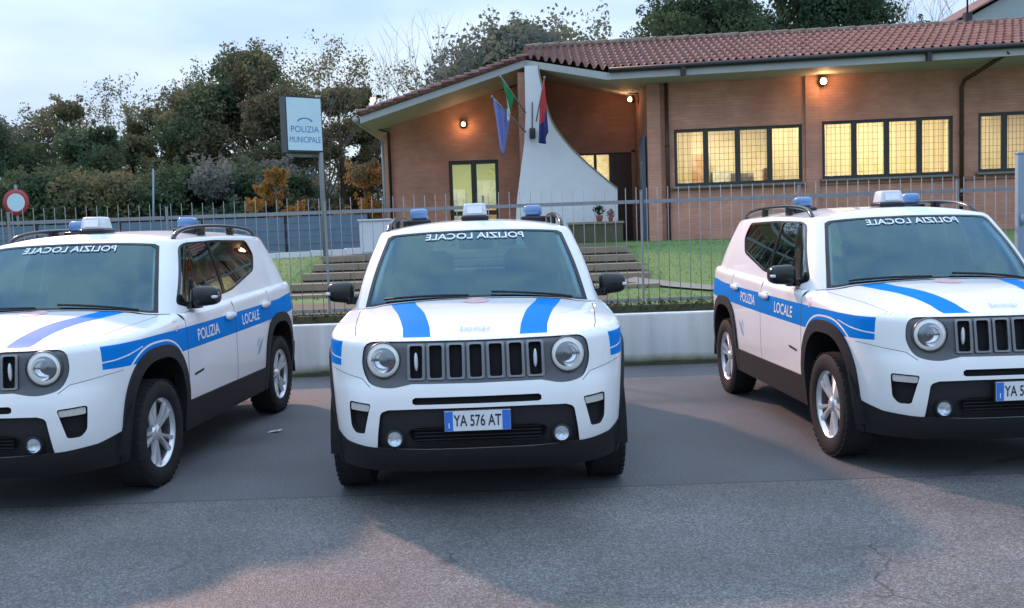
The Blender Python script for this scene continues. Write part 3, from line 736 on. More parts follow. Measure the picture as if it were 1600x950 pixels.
# ------------------------------------------------------------------ setting materials
def asphalt():
    m = mat('asphalt', (.05, .05, .05), .75, spec=.35); nt = m.node_tree; b = nt.nodes['Principled BSDF']
    L = nt.links.new; tc = nt.nodes.new('ShaderNodeTexCoord'); sp = nt.nodes.new('ShaderNodeSeparateXYZ'); L(tc.outputs['Object'], sp.inputs[0])
    # aggregate
    v = nt.nodes.new('ShaderNodeTexVoronoi'); v.inputs['Scale'].default_value = 120; L(tc.outputs['Object'], v.inputs['Vector'])
    r1 = nt.nodes.new('ShaderNodeValToRGB'); e = r1.color_ramp.elements; e[0].position = .0; e[0].color = (.080, .080, .082, 1); e[1].position = 1; e[1].color = (.24, .236, .23, 1)
    e.new(.55).color = (.13, .129, .127, 1)
    sv = nt.nodes.new('ShaderNodeSeparateColor'); L(v.outputs['Color'], sv.inputs[0]); L(sv.outputs[0], r1.inputs[0])
    v2 = nt.nodes.new('ShaderNodeTexNoise'); v2.inputs['Scale'].default_value = 90; v2.inputs['Detail'].default_value = 3; L(tc.outputs['Object'], v2.inputs['Vector'])
    r2 = nt.nodes.new('ShaderNodeValToRGB'); e = r2.color_ramp.elements; e[0].position = .35; e[0].color = (.072, .076, .083, 1); e[1].position = .68; e[1].color = (.170, .174, .180, 1); L(v2.outputs['Fac'], r2.inputs[0])
    # old surface near, newer dark surface beyond the joint at y = 5.75
    wv = nt.nodes.new('ShaderNodeTexNoise'); wv.inputs['Scale'].default_value = 1.3; L(tc.outputs['Object'], wv.inputs['Vector'])
    ad = nt.nodes.new('ShaderNodeMath'); ad.operation = 'MULTIPLY_ADD'; ad.inputs[1].default_value = .03; L(wv.outputs['Fac'], ad.inputs[0]); L(sp.outputs['Y'], ad.inputs[2])
    st = nt.nodes.new('ShaderNodeMapRange'); st.inputs['From Min'].default_value = 5.755; st.inputs['From Max'].default_value = 5.775; L(ad.outputs[0], st.inputs['Value'])
    mix = nt.nodes.new('ShaderNodeMixRGB'); L(st.outputs[0], mix.inputs[0]); L(r1.outputs[0], mix.inputs[1]); L(r2.outputs[0], mix.inputs[2])
    # the joint itself and hairline cracks
    jt = nt.nodes.new('ShaderNodeMath'); jt.operation = 'COMPARE'; jt.inputs[1].default_value = 5.765; jt.inputs[2].default_value = .012; L(ad.outputs[0], jt.inputs[0])
    ck = nt.nodes.new('ShaderNodeTexVoronoi'); ck.feature = 'DISTANCE_TO_EDGE'; ck.inputs['Scale'].default_value = .42
    dm = nt.nodes.new('ShaderNodeTexNoise'); dm.inputs['Scale'].default_value = 3.5; dm.inputs['Detail'].default_value = 5; L(tc.outputs['Object'], dm.inputs['Vector'])
    va = nt.nodes.new('ShaderNodeVectorMath'); va.operation = 'MULTIPLY_ADD'; va.inputs[1].default_value = (.45, .45, 0); L(dm.outputs['Color'], va.inputs[0]); L(tc.outputs['Object'], va.inputs[2]); L(va.outputs[0], ck.inputs['Vector'])
    cm = nt.nodes.new('ShaderNodeMapRange'); cm.inputs['From Min'].default_value = .002; cm.inputs['From Max'].default_value = .006; cm.inputs['To Min'].default_value = .6; cm.inputs['To Max'].default_value = 0; L(ck.outputs['Distance'], cm.inputs['Value'])
    br = nt.nodes.new('ShaderNodeTexNoise'); br.inputs['Scale'].default_value = .8; L(tc.outputs['Object'], br.inputs['Vector'])
    bm_ = nt.nodes.new('ShaderNodeMapRange'); bm_.inputs['From Min'].default_value = .57; bm_.inputs['From Max'].default_value = .62; L(br.outputs['Fac'], bm_.inputs['Value'])
    cb = nt.nodes.new('ShaderNodeMath'); cb.operation = 'MULTIPLY'; L(cm.outputs[0], cb.inputs[0]); L(bm_.outputs[0], cb.inputs[1])
    mx_ = nt.nodes.new('ShaderNodeMath'); mx_.operation = 'MAXIMUM'; L(cb.outputs[0], mx_.inputs[0])
    jm = nt.nodes.new('ShaderNodeMath'); jm.operation = 'MULTIPLY'; jm.inputs[1].default_value = .45; L(jt.outputs[0], jm.inputs[0]); L(jm.outputs[0], mx_.inputs[1])
    m2 = nt.nodes.new('ShaderNodeMixRGB'); m2.inputs[2].default_value = (.012, .012, .013, 1); L(mx_.outputs[0], m2.inputs[0]); L(mix.outputs[0], m2.inputs[1])
    # broad stains
    sn = nt.nodes.new('ShaderNodeTexNoise'); sn.inputs['Scale'].default_value = 1.1; sn.inputs['Detail'].default_value = 6; L(tc.outputs['Object'], sn.inputs['Vector'])
    sm = nt.nodes.new('ShaderNodeMapRange'); sm.inputs['From Min'].default_value = .3; sm.inputs['From Max'].default_value = .7; sm.inputs['To Min'].default_value = .70; sm.inputs['To Max'].default_value = 1.22; L(sn.outputs['Fac'], sm.inputs['Value'])
    m3 = nt.nodes.new('ShaderNodeMixRGB'); m3.blend_type = 'MULTIPLY'; m3.inputs[0].default_value = 1; L(m2.outputs[0], m3.inputs[1]); L(sm.outputs[0], m3.inputs[2]); L(m3.outputs[0], b.inputs['Base Color'])
    bp = nt.nodes.new('ShaderNodeBump'); bp.inputs['Distance'].default_value = .006; bp.inputs['Strength'].default_value = .7; L(v.outputs['Distance'], bp.inputs['Height']); L(bp.outputs[0], b.inputs['Normal'])
    rr = nt.nodes.new('ShaderNodeMapRange'); rr.inputs['From Min'].default_value = .3; rr.inputs['From Max'].default_value = .7; rr.inputs['To Min'].default_value = .55; rr.inputs['To Max'].default_value = .8; L(sn.outputs['Fac'], rr.inputs['Value']); L(rr.outputs[0], b.inputs['Roughness'])
    return m
def brick(name, c1, c2, mortar):
    m = mat(name, c1, .85); nt = m.node_tree; b = nt.nodes['Principled BSDF']; L = nt.links.new
    tc = nt.nodes.new('ShaderNodeTexCoord'); mp = nt.nodes.new('ShaderNodeMapping'); mp.inputs['Rotation'].default_value = (R(90), 0, 0)
    t = nt.nodes.new('ShaderNodeTexBrick'); t.inputs['Scale'].default_value = 1; t.inputs['Brick Width'].default_value = .26; t.inputs['Row Height'].default_value = .068; t.inputs['Mortar Size'].default_value = .006
    t.inputs['Color1'].default_value = (*c1, 1); t.inputs['Color2'].default_value = (*c2, 1); t.inputs['Mortar'].default_value = (*mortar, 1)
    L(tc.outputs['Object'], mp.inputs[0]); L(mp.outputs[0], t.inputs['Vector'])
    n = nt.nodes.new('ShaderNodeTexNoise'); n.inputs['Scale'].default_value = 1.4; n.inputs['Detail'].default_value = 7; L(tc.outputs['Object'], n.inputs['Vector'])
    mr = nt.nodes.new('ShaderNodeMapRange'); mr.inputs['From Min'].default_value = .3; mr.inputs['From Max'].default_value = .7; mr.inputs['To Min'].default_value = .75; mr.inputs['To Max'].default_value = 1.12; L(n.outputs['Fac'], mr.inputs[0])
    x = nt.nodes.new('ShaderNodeMixRGB'); x.blend_type = 'MULTIPLY'; x.inputs[0].default_value = 1; L(t.outputs['Color'], x.inputs[1]); L(mr.outputs[0], x.inputs[2]); L(x.outputs[0], b.inputs['Base Color'])
    bp = nt.nodes.new('ShaderNodeBump'); bp.inputs['Distance'].default_value = .006; L(t.outputs['Fac'], bp.inputs['Height']); bp.invert = True; L(bp.outputs[0], b.inputs['Normal'])
    return m
def leaf_mat(name, a, b_, sc=.9):
    m = mat(name, a, .9, spec=.05, noise=(sc, b_, .18)); nt = m.node_tree; b = nt.nodes['Principled BSDF']; o = nt.nodes['Material Output']
    t = nt.nodes.new('ShaderNodeBsdfTranslucent'); x = nt.nodes.new('ShaderNodeMixShader'); x.inputs[0].default_value = .38
    nt.links.new(b.inputs['Base Color'].links[0].from_socket, t.inputs[0]); nt.links.new(b.outputs[0], x.inputs[1]); nt.links.new(t.outputs[0], x.inputs[2]); nt.links.new(x.outputs[0], o.inputs[0]); return m
M['asphalt'] = asphalt()
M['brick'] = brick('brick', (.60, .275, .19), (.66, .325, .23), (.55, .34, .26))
M['brick_porch'] = brick('shaded porch brick', (.38, .18, .12), (.43, .21, .145), (.34, .21, .16))  # same brick, colour darkened to carry the shade of the porch
M['stucco'] = mat('white stucco', (.76, .78, .80), .85, noise=(2.5, (.66, .68, .70), .3), bump=(60, .004))
M['soffit'] = mat('grey painted soffit', (.46, .45, .42), .7, noise=(3, (.40, .385, .36), .3))
M['fascia'] = mat('grey painted fascia', (.42, .44, .44), .6, noise=(2, (.34, .36, .35), .3))
M['gutter'] = mat('dark gutter', (.035, .037, .04), .4, metal=.6, noise=(4, (.055, .05, .048)))
M['tile'] = mat('terracotta tile', (.14, .060, .048), .85, noise=(3.0, (.26, .155, .135), .22), bump=(30, .01))
M['tile_pale'] = mat('pale ridge mortar', (.24, .20, .15), .85, noise=(6, (.15, .09, .07), .25))
M['dark_frame'] = mat('dark green grey window frame', (.028, .034, .032), .45, noise=(8, (.04, .046, .044)))
M['bars'] = mat('iron bars', (.12, .11, .09), .6, noise=(10, (.10, .09, .07)))
M['door'] = mat('dark brown wooden door', (.045, .022, .014), .5, noise=(6, (.075, .036, .022), .3))
M['blue_steel'] = mat('blue grey painted steel', (.10, .155, .23), .45, noise=(5, (.135, .19, .27), .3))
M['post_steel'] = mat('blue grey steel post', (.22, .30, .37), .5, metal=.2, noise=(6, (.27, .35, .42)))
M['fence'] = mat('galvanised grey steel', (.20, .225, .24), .6, metal=.2, noise=(9, (.27, .295, .31), .3))
M['step'] = mat('worn stone edging', (.34, .27, .20), .9, noise=(4, (.24, .20, .14), .25), bump=(40, .01))
M['riser'] = mat('mossy dark tread', (.13, .105, .07), .95, noise=(5, (.075, .08, .045), .25))
M['path'] = mat('grey path slabs', (.25, .245, .225), .9, noise=(3, (.18, .185, .15), .3), bump=(50, .006))
M['grass'] = mat('lawn grass', (.095, .19, .05), .9, noise=(5, (.145, .225, .075), .2), bump=(90, .03))
M['blade'] = leaf_mat('grass blades', (.115, .235, .06), (.165, .255, .085), 2.2)
M['soil'] = mat('bare earth', (.07, .055, .04), .95, noise=(2, (.055, .075, .03), .2))
M['bark'] = mat('bark', (.07, .055, .045), .9, noise=(5, (.11, .09, .075), .25), bump=(30, .02))
M['twig'] = mat('bare twigs', (.13, .105, .10), .9, noise=(3, (.18, .15, .14)))
M['sign_white'] = mat('pale sign face', (.56, .76, .82), .4, noise=(3, (.50, .70, .77)))
M['sign_ink'] = mat('blue sign letters', (.015, .20, .42), .5)
M['sign_red'] = mat('red sign rim', (.42, .035, .05), .45, noise=(10, (.36, .05, .06)))
M['sign_side'] = mat('dark sign case', (.02, .026, .035), .5, noise=(10, (.03, .035, .045)))
M['white_metal'] = mat('white sheet metal', (.62, .66, .70), .5, noise=(4, (.55, .6, .65)))
M['green_cloth'] = mat('green flag cloth', (.015, .20, .06), .8, noise=(20, (.02, .24, .08)))
M['white_cloth'] = mat('white flag cloth', (.72, .73, .74), .8, noise=(20, (.66, .68, .7)))
M['red_cloth'] = mat('red flag cloth', (.45, .03, .04), .8, noise=(20, (.5, .045, .05)))
M['blue_cloth'] = mat('blue flag cloth', (.17, .20, .50), .8, noise=(20, (.22, .25, .56)))
M['navy_cloth'] = mat('navy flag cloth', (.02, .035, .15), .8, noise=(20, (.03, .045, .18)))
M['far_wall'] = mat('pale green plaster', (.36, .42, .42), .85, noise=(.5, (.32, .37, .38), .3))
M['pot'] = mat('terracotta pot', (.30, .12, .07), .8, noise=(8, (.36, .17, .10)))
M['dark_leaf'] = leaf_mat('potted plant leaves', (.02, .045, .02), (.035, .06, .025), 8)
M['hedge_leaf'] = leaf_mat('mossy hedge leaves', (.035, .055, .02), (.075, .075, .035), 6)

M['pane'] = glass_mat('window pane', (.9, .92, .9), .02, .01)
M['room'] = mat('cream room plaster', (.68, .62, .47), .9, noise=(.8, (.60, .54, .40)))
M['hall'] = mat('pale green hall plaster', (.58, .62, .36), .9, noise=(.8, (.50, .54, .30)))
M['wood'] = mat('office wood', (.20, .11, .05), .5, noise=(5, (.26, .15, .07)))
M['grey_metal'] = mat('grey filing metal', (.25, .26, .26), .5, noise=(5, (.30, .31, .31)))
M['tube'] = mat('lit ceiling lamp', (1, .9, .7), .5, emit=(1, .80, .48), strength=4)
def curtain_mat():
    m = mat('cream curtain', (.72, .62, .42), .9, noise=(3, (.66, .55, .36))); nt = m.node_tree; b = nt.nodes['Principled BSDF']; o = nt.nodes['Material Output']
    t = nt.nodes.new('ShaderNodeBsdfTranslucent'); t.inputs[0].default_value = (.74, .66, .46, 1); x = nt.nodes.new('ShaderNodeMixShader'); x.inputs[0].default_value = .65
    nt.links.new(b.outputs[0], x.inputs[1]); nt.links.new(t.outputs[0], x.inputs[2]); nt.links.new(x.outputs[0], o.inputs[0]); return m
M['curtain'] = curtain_mat()
M['bulb'] = mat('lit bulb', (1, .8, .6), .5, emit=(1, .66, .36), strength=9)

# ------------------------------------------------------------------ ground
mb = MB(); mb.add([(-400, -60, 0), (400, -60, 0), (400, 900, 0), (-400, 900, 0)], [(0, 1, 2, 3)])
tag(mb.build('asphalt_ground', M['asphalt']), kind='structure')
def lawn_z(x, y):
    z = interp(y, [(11., .55), (13.4, .64), (14.2, .72), (18., 1.20), (20., 1.24), (60., 1.3), (200, 4), (420, 14)])
    return z + .018 * math.sin(x * 1.7) * math.cos(y * 1.3) * (1 if 11.3 < y < 20 else 0)
def gridmesh(name, xs, ys, fz, m, skip=None):
    vs = [(x, y, fz(x, y)) for y in ys for x in xs]; nx = len(xs); fs = []
    for j in range(len(ys) - 1):
        for i in range(nx - 1):
            if skip and skip((xs[i] + xs[i + 1]) / 2, (ys[j] + ys[j + 1]) / 2): continue
            fs.append((j * nx + i, j * nx + i + 1, (j + 1) * nx + i + 1, (j + 1) * nx + i))
    q = MB(); q.add(vs, fs, 0, True); return q.build(name, m)
xs = [-200, -100, -60, -30, -20] + list(np.arange(-15, 15.01, .6)) + [20, 30, 60, 100, 200]; ys = [11.03] + list(np.arange(11.4, 22, .5)) + [24, 30, 40, 60, 90, 140, 200, 300, 420]
tag(gridmesh('lawn_ground', [float(x) for x in xs], [float(y) for y in ys], lambda x, y: lawn_z(x, y) - (.35 if -3.4 < x < 2.15 and 14.1 < y < 21.9 else 0), M['grass']), kind='structure')
# grass blades on the part of the lawn one can see
gb = MB(); rnd = random.Random(3)
SX0, SX1 = -3.4, 2.15                       # the flight of steps
for k in range(42000):
    y = 11.1 + 8.2 * rnd.random() ** 1.25; x = rnd.uniform(-7, 9.5)
    if (SX0 - .05 < x < SX1 + .05 and y > 13.9) or (SX0 < x < 1.3 and y > 11.5 and rnd.random() < .93): continue
    if 1.6 < x < 5.2 and abs((y - 14.6) + (x - 2.0) * .92) < .24: continue
    h = rnd.uniform(.015, .045) * (1.5 if y < 12.2 else 1); a = rnd.uniform(0, 6.28); wd = rnd.uniform(.005, .010); z = lawn_z(x, y) - .01; lx, ly = rnd.uniform(-.03, .03), rnd.uniform(-.03, .03)
    c, s = math.cos(a) * wd, math.sin(a) * wd
    gb.add([(x - c, y - s, z), (x + c, y + s, z), (x + lx, y + ly, z + h)], [(0, 1, 2)])
tag(gb.build('grass', M['blade']), kind='stuff')
# retaining wall of white plaster
mb = MB(); bm = bmesh.new(); bmesh.ops.create_cube(bm, size=1)
for v in bm.verts: v.co = Vector((v.co.x * 26, v.co.y * .2, v.co.z * .62))
bmesh.ops.bevel(bm, geom=bm.edges[:], offset=.012, segments=2, affect='EDGES'); mb.from_bm(bm, (0, 10.97, .275))
def stained_wall():
    m = mat('white plaster wall', (.5, .5, .5), .85, bump=(45, .006)); nt = m.node_tree; b = nt.nodes['Principled BSDF']; L = nt.links.new
    tc = nt.nodes.new('ShaderNodeTexCoord'); sp = nt.nodes.new('ShaderNodeSeparateXYZ'); L(tc.outputs['Object'], sp.inputs[0])
    n = nt.nodes.new('ShaderNodeTexNoise'); n.inputs['Scale'].default_value = 4; n.inputs['Detail'].default_value = 7; L(tc.outputs['Object'], n.inputs['Vector'])
    a = nt.nodes.new('ShaderNodeMath'); a.operation = 'MULTIPLY_ADD'; a.inputs[1].default_value = -.09; L(n.outputs['Fac'], a.inputs[0]); L(sp.outputs['Z'], a.inputs[2])
    r = nt.nodes.new('ShaderNodeValToRGB'); e = r.color_ramp.elements; e[0].position = -.0; e[0].color = (.06, .07, .035, 1); e[1].position = .10; e[1].color = (.58, .62, .61, 1); e.new(.025).color = (.22, .24, .17, 1); e.new(.42).color = (.66, .69, .68, 1)
    L(a.outputs[0], r.inputs[0])
    mpn = nt.nodes.new('ShaderNodeMapping'); mpn.inputs['Scale'].default_value = (6, 6, .5); L(tc.outputs['Object'], mpn.inputs[0]); n2 = nt.nodes.new('ShaderNodeTexNoise'); n2.inputs['Scale'].default_value = 1; n2.inputs['Detail'].default_value = 5; L(mpn.outputs[0], n2.inputs['Vector'])
    mr = nt.nodes.new('ShaderNodeMapRange'); mr.inputs['From Min'].default_value = .35; mr.inputs['From Max'].default_value = .65; mr.inputs['To Min'].default_value = .85; mr.inputs['To Max'].default_value = 1.05; L(n2.outputs['Fac'], mr.inputs[0])
    x = nt.nodes.new('ShaderNodeMixRGB'); x.blend_type = 'MULTIPLY'; x.inputs[0].default_value = 1; L(r.outputs[0], x.inputs[1]); L(mr.outputs[0], x.inputs[2]); L(x.outputs[0], b.inputs['Base Color'])
    return m
M['wall_white'] = stained_wall()
tag(mb.build('retaining_wall', M['wall_white']), 'low white plaster wall with a mossy foot behind the cars', 'wall')

def leaves(mb, cx, cy, cz, rx, ry, rz, n, size, rnd, shell=.5, mi=0, flat=0.):
    for _ in range(n):
        while True:
            a, b, c = rnd.uniform(-1, 1), rnd.uniform(-1, 1), rnd.uniform(-1, 1); q = a * a + b * b + c * c
            if q <= 1 and q > rnd.random() ** 2 * shell: break
        p = Vector((cx + a * rx, cy + b * ry, cz + c * rz)); s = size * rnd.uniform(.55, 1.35)
        u = Vector((rnd.gauss(0, 1), rnd.gauss(0, 1), rnd.gauss(0, 1) * (1 - flat))).normalized(); v = u.orthogonal().normalized(); v.rotate(Matrix.Rotation(rnd.uniform(0, 6.28), 3, u)); u *= s; v *= s * rnd.uniform(.4, .75)
        mb.add([p - u, p + v, p + u, p - v], [(0, 1, 2, 3)], mi)
# low hedge strip on top of the wall
hb = MB(); rnd = random.Random(5); x = -12.9
while x < 12.9:
    hh = rnd.uniform(.8, 1.15)
    leaves(hb, x, 11.16, .655, .12, .10, .062 * hh, 34, .02, rnd, .3); x += .11
hb.box((0, 11.17, .62), (25.8, .10, .09), None, 1)
h = hb.build('hedge', [M['hedge_leaf'], M['soil']]); tag(h, 'low dark mossy hedge trimmed along the top of the white wall', 'hedge')
# steps
for i, (y, z) in enumerate([(14.0, .74), (14.9, .86), (15.8, .98), (16.7, 1.10), (17.6, 1.22)]):
    pass
sb = MB(); st_pts = [(13.95, .745), (14.85, .865), (15.75, .985), (16.65, 1.105), (17.55, 1.225)]
for i, (y, z) in enumerate(st_pts):
    yb = st_pts[i + 1][0] + .1 if i < 4 else 22.3
    sb.box(((SX0 + SX1) / 2, (y + yb) / 2 + .1, z - .035), (SX1 - SX0 - .02, yb - y - .2, .05), None, 1)
    for q_ in range(7):
        w_ = (SX1 - SX0) / 7; sb.box((SX0 + w_ * (q_ + .5), y + .11, z - .05), (w_ - .008, .22, .105), None, 0)
    sb.box(((SX0 + SX1) / 2, (y + yb) / 2 + .03, z - .17), (SX1 - SX0 - .01, yb - y - .02, .24), None, 1)
sb.box(((SX0 + 1.3) / 2, 12.75, .60), (1.3 - SX0, 2.5, .11), None, 1)
tag(sb.build('stone_steps', [M['step'], M['riser']]), 'wide shallow brown stone steps rising to the porch', 'steps')
gs = MB(); rnd = random.Random(17)          # weeds along the foot of each riser
for i, (y, z) in enumerate(st_pts):
    for k in range(110):
        x = rnd.uniform(SX0, SX1); h_ = rnd.uniform(.02, .07); yy = y - .015 - abs(rnd.gauss(0, .12)); zz = (st_pts[i - 1][1] if i else lawn_z(x, yy)) - .004; a = rnd.uniform(0, 6.28); c_, s_ = .012 * math.cos(a), .012 * math.sin(a)
        gs.add([(x - c_, yy - s_, zz), (x + c_, yy + s_, zz), (x + rnd.uniform(-.03, .03), yy + rnd.uniform(-.02, .02), zz + h_)], [(0, 1, 2)])
tag(gs.build('weeds', M['hedge_leaf']), kind='stuff')
# slab path on the right and pale kerb on the left
pb = MB(); q0, q1 = Vector((1.75, 14.55)), Vector((5.2, 11.6)); dv = (q1 - q0).normalized(); nv = Vector((-dv.y, dv.x)) * .21; n = 12; vs = []
for k in range(n + 1):
    p = q0.lerp(q1, k / n)
    for sg in (-1, 1): w_ = p + nv * sg; vs.append((w_.x, w_.y, lawn_z(w_.x, w_.y) + .03))
pb.add(vs, [(2 * k, 2 * k + 1, 2 * k + 3, 2 * k + 2) for k in range(n)]); ob = pb.build('path', M['path']); fix_normals(ob.data); tag(ob, kind='structure')
kb = MB()
for k in range(9):
    a, b = Vector((-8.2 + k * .62, 17.0 + k * .26)), Vector((-8.2 + (k + 1) * .62, 17.0 + (k + 1) * .26)); c = (a + b) / 2
    kb.box((c.x, c.y, lawn_z(c.x, c.y) + .05), ((b - a).length - .008, .12, .12), Matrix.Rotation(math.atan2((b - a).y, (b - a).x), 3, 'Z'))
tag(kb.build('kerb', M['stucco']), kind='structure')

# ------------------------------------------------------------------ fence on the wall
FY = 11.42
fr = empty('fence', (0, FY, .56), 'thin grey steel picket fence above the white wall', 'fence')
FX0, BAY, NB = -9.6, 1.86, 11
for b in range(NB):
    x0 = FX0 + b * BAY; pk = MB()
    for k in range(15):
        px = x0 + .062 + k * .124 - 0; pk.tube([(px, 0, .08), (px, 0, 1.46 + .004 * ((k * 7) % 3))], .0043, 6)
    ob = pk.build('picket_panel', M['fence'], fr)
    for z in (1.30, .14):
        rb = MB(); rb.box((x0 + BAY / 2, .012, z), (BAY - .05, .012, .042)); rb.build('rail', M['fence'], fr)
for b in range(NB + 1):
    pb = MB(); pb.box((FX0 + b * BAY, .03, .70), (.026, .026, 1.44)); pb.box((FX0 + b * BAY, .03, 1.425), (.034, .034, .012)); pb.build('post', M['fence'], fr)
# gate posts at both ends of the view
for x, y, hgt, lb in ((-5.86, 11.05, 2.28, 'tall pale gate post at the left edge behind the left car'), (5.63, 10.72, 2.22, 'blue grey gate post at the right edge before the brick wall')):
    g = MB(); g.rbox((x, y, hgt / 2), (.075, .075, hgt), .008); g.rbox((x, y, hgt + .006), (.09, .09, .02), .004); g.box((x, y, .02), (.2, .2, .03))
    for z in (.6, 1.5): g.tube([(x, y - .055, z - .06), (x, y - .055, z + .06)], .018, 8)
    tag(g.build('gate_post', M['post_steel'] if x > 0 else M['white_metal']), lb, 'gate post', 'steel gate posts')

# ------------------------------------------------------------------ police station
bld = empty('police_station', (0, 0, 0), 'single storey brick police station with a tiled roof and lit windows', 'building')
ZB = 1.15
W0, W1 = Vector((3.28, 22.72)), Vector((16., 21.42))          # front wall of the right wing
wd = (W1 - W0).normalized(); wn = Vector((wd.y, -wd.x))        # towards the viewer
def onwall(x, d=0.): t = (x - W0.x) / wd.x; return W0 + wd * t + wn * d
ROTW = Matrix.Rotation(math.atan2(wd.y, wd.x), 3, 'Z')
wins = [(3.88, 6.76, 2.48, 3.79), (7.20, 10.06, 2.52, 3.83), (10.60, 12.9, 2.54, 3.86)]
E0, E1 = Vector((2.26, 21.75, 4.93)), Vector((17., 19.30, 4.93)); APX = Vector((.50, 23.5, 5.57)); TIP = Vector((-3.49, 23.5, 4.36))
ZS = 4.86
# wall with openings, in local wall frame (x along, y back, z up)
def wall_open(mb, x0, x1, z0, z1, holes, th, mi=0):
    xs = sorted({x0, x1} | {h[0] for h in holes} | {h[1] for h in holes}); zs = sorted({z0, z1} | {h[2] for h in holes} | {h[3] for h in holes})
    def solid(x, z): return not any(h[0] < x < h[1] and h[2] < z < h[3] for h in holes)
    bm = bmesh.new(); V = {}
    def vert(i, j, k):
        if (i, j, k) not in V: V[(i, j, k)] = bm.verts.new((xs[i], (0, th)[k], zs[j]))
        return V[(i, j, k)]
    S = {(i, j) for i in range(len(xs) - 1) for j in range(len(zs) - 1) if solid((xs[i] + xs[i + 1]) / 2, (zs[j] + zs[j + 1]) / 2)}
    for i, j in S:
        bm.faces.new([vert(i, j, 0), vert(i + 1, j, 0), vert(i + 1, j + 1, 0), vert(i, j + 1, 0)]); bm.faces.new([vert(i, j, 1), vert(i, j + 1, 1), vert(i + 1, j + 1, 1), vert(i + 1, j, 1)])
        for di, dj, e in ((-1, 0, ((i, j), (i, j + 1))), (1, 0, ((i + 1, j + 1), (i + 1, j))), (0, -1, ((i + 1, j), (i, j))), (0, 1, ((i, j + 1), (i + 1, j + 1)))):
            if (i + di, j + dj) not in S: bm.faces.new([vert(*e[0], 0), vert(*e[1], 0), vert(*e[1], 1), vert(*e[0], 1)])
    bmesh.ops.recalc_face_normals(bm, faces=bm.faces[:])
    return bm
LW = (W1 - W0).length; loc = lambda x: (x - W0.x) / wd.x
holes = [(loc(a), loc(b), c, d) for a, b, c, d in wins]
mb = MB(); mb.from_bm(wall_open(mb, 0, LW, ZB, ZS, holes, .30)); ow = mb.build('wall', M['brick'], bld); ow.location = (W0.x, W0.y, 0); ow.rotation_euler = (0, 0, math.atan2(wd.y, wd.x))
# pilaster corner, piers between the windows
pb = MB(); pb.box((.14, -.06, (ZB + ZS) / 2), (.30, .13, ZS - ZB)); o = pb.build('pilaster', M['brick'], bld); o.location = ow.location; o.rotation_euler = ow.rotation_euler
pb = MB(); pb.box((loc(6.98), -.03, (ZB + ZS) / 2), (.30, .07, ZS - ZB)); o = pb.build('pilaster', M['brick'], bld); o.location = ow.location; o.rotation_euler = ow.rotation_euler
# string course under the sills
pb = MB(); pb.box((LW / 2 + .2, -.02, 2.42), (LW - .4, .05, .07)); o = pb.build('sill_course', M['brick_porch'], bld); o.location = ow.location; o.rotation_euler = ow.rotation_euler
lits = ['lit_a', 'lit_b', 'lit_a']
for (a, b, z0, z1), lm in zip(wins, lits):
    x0, x1 = loc(a), loc(b); f = MB(); t = .07
    f.box(((x0 + x1) / 2, .07, z0 + t / 2), (x1 - x0, .07, t)); f.box(((x0 + x1) / 2, .07, z1 - t / 2), (x1 - x0, .07, t))
    n = 4 if x1 - x0 > 2.2 else 3; cx = [x0 + (x1 - x0) * k / n for k in range(n + 1)]
    for k, c in enumerate(cx):
        w_ = t if k in (0, n) else .12; c += t / 2 if k == 0 else (-t / 2 if k == n else 0); f.box((c, .068, (z0 + z1) / 2), (w_, .066, z1 - z0 - 2 * t))
    wo = f.build('window', M['dark_frame'], bld); wo.location = ow.location; wo.rotation_euler = ow.rotation_euler
    for k in range(n):
        p = MB(); p.box(((cx[k] + cx[k + 1]) / 2, .10, (z0 + z1) / 2), (cx[k + 1] - cx[k] - .06, .012, z1 - z0 - t)); p.build('pane', M['pane'], wo)
        br = MB()
        for q in range(1, 7): xx = cx[k] + (cx[k + 1] - cx[k]) * q / 7; br.box((xx, .028, (z0 + z1) / 2), (.007, .007, z1 - z0 - .10))
        for q in range(1, 9): zz = z0 + (z1 - z0) * q / 9; br.box(((cx[k] + cx[k + 1]) / 2, .039, zz), (cx[k + 1] - cx[k] - .1, .007, .007))
        br.build('window_bars', M['bars'], wo)
    s_ = MB(); s_.box(((x0 + x1) / 2, -.05, z0 - .03), (x1 - x0 + .12, .16, .05)); s_.build('sill', M['path'], wo)
# left wing wall with the french window
LY = 26.0
def ztop(x): return APX.z - .06 + (x - APX.x) * (APX.z - TIP.z) / (APX.x - TIP.x)
mb = MB(); f0, f1, fz = -1.56, -.24, 3.50; x0, x1 = -3.06, .62
for poly in ([(x0, ZB), (f0, ZB), (f0, ztop(f0)), (x0, ztop(x0))], [(f0, fz), (f1, fz), (f1, ztop(f1)), (f0, ztop(f0))], [(f1, ZB), (x1, ZB), (x1, 5.45), (f1, ztop(f1))]): mb.prism(poly, LY, LY + .3)
mb.prism([(x0, ZB), (x0 + .3, ZB), (x0 + .3, ztop(x0)), (x0, ztop(x0))], LY + .3, LY + 9)
lw_ = mb.build('wall', M['brick'], bld); fix_normals(lw_.data)
pb = MB(); pb.prism([(x0 - .22, ZB), (x0 - .003, ZB), (x0 - .003, ztop(x0) - .15), (x0 - .22, ztop(x0) - .22)], LY - .03, LY + .3); pb.build('pilaster', M['brick'], bld)
f = MB(); w_ = .09
for c, sx_ in ((f0 + w_ / 2, w_), ((f0 + f1) / 2, .15), (f1 - w_ / 2, w_)): f.box((c, LY + .10, (ZB + fz) / 2), (sx_, .08, fz - ZB))
for zz, h_ in ((fz - .05, .10), (ZB + .95, .12), (ZB + .05, .1)): f.box(((f0 + f1) / 2, LY + .102, zz), (f1 - f0, .07, h_))
dr = f.build('glazed_door', M['dark_frame'], bld)
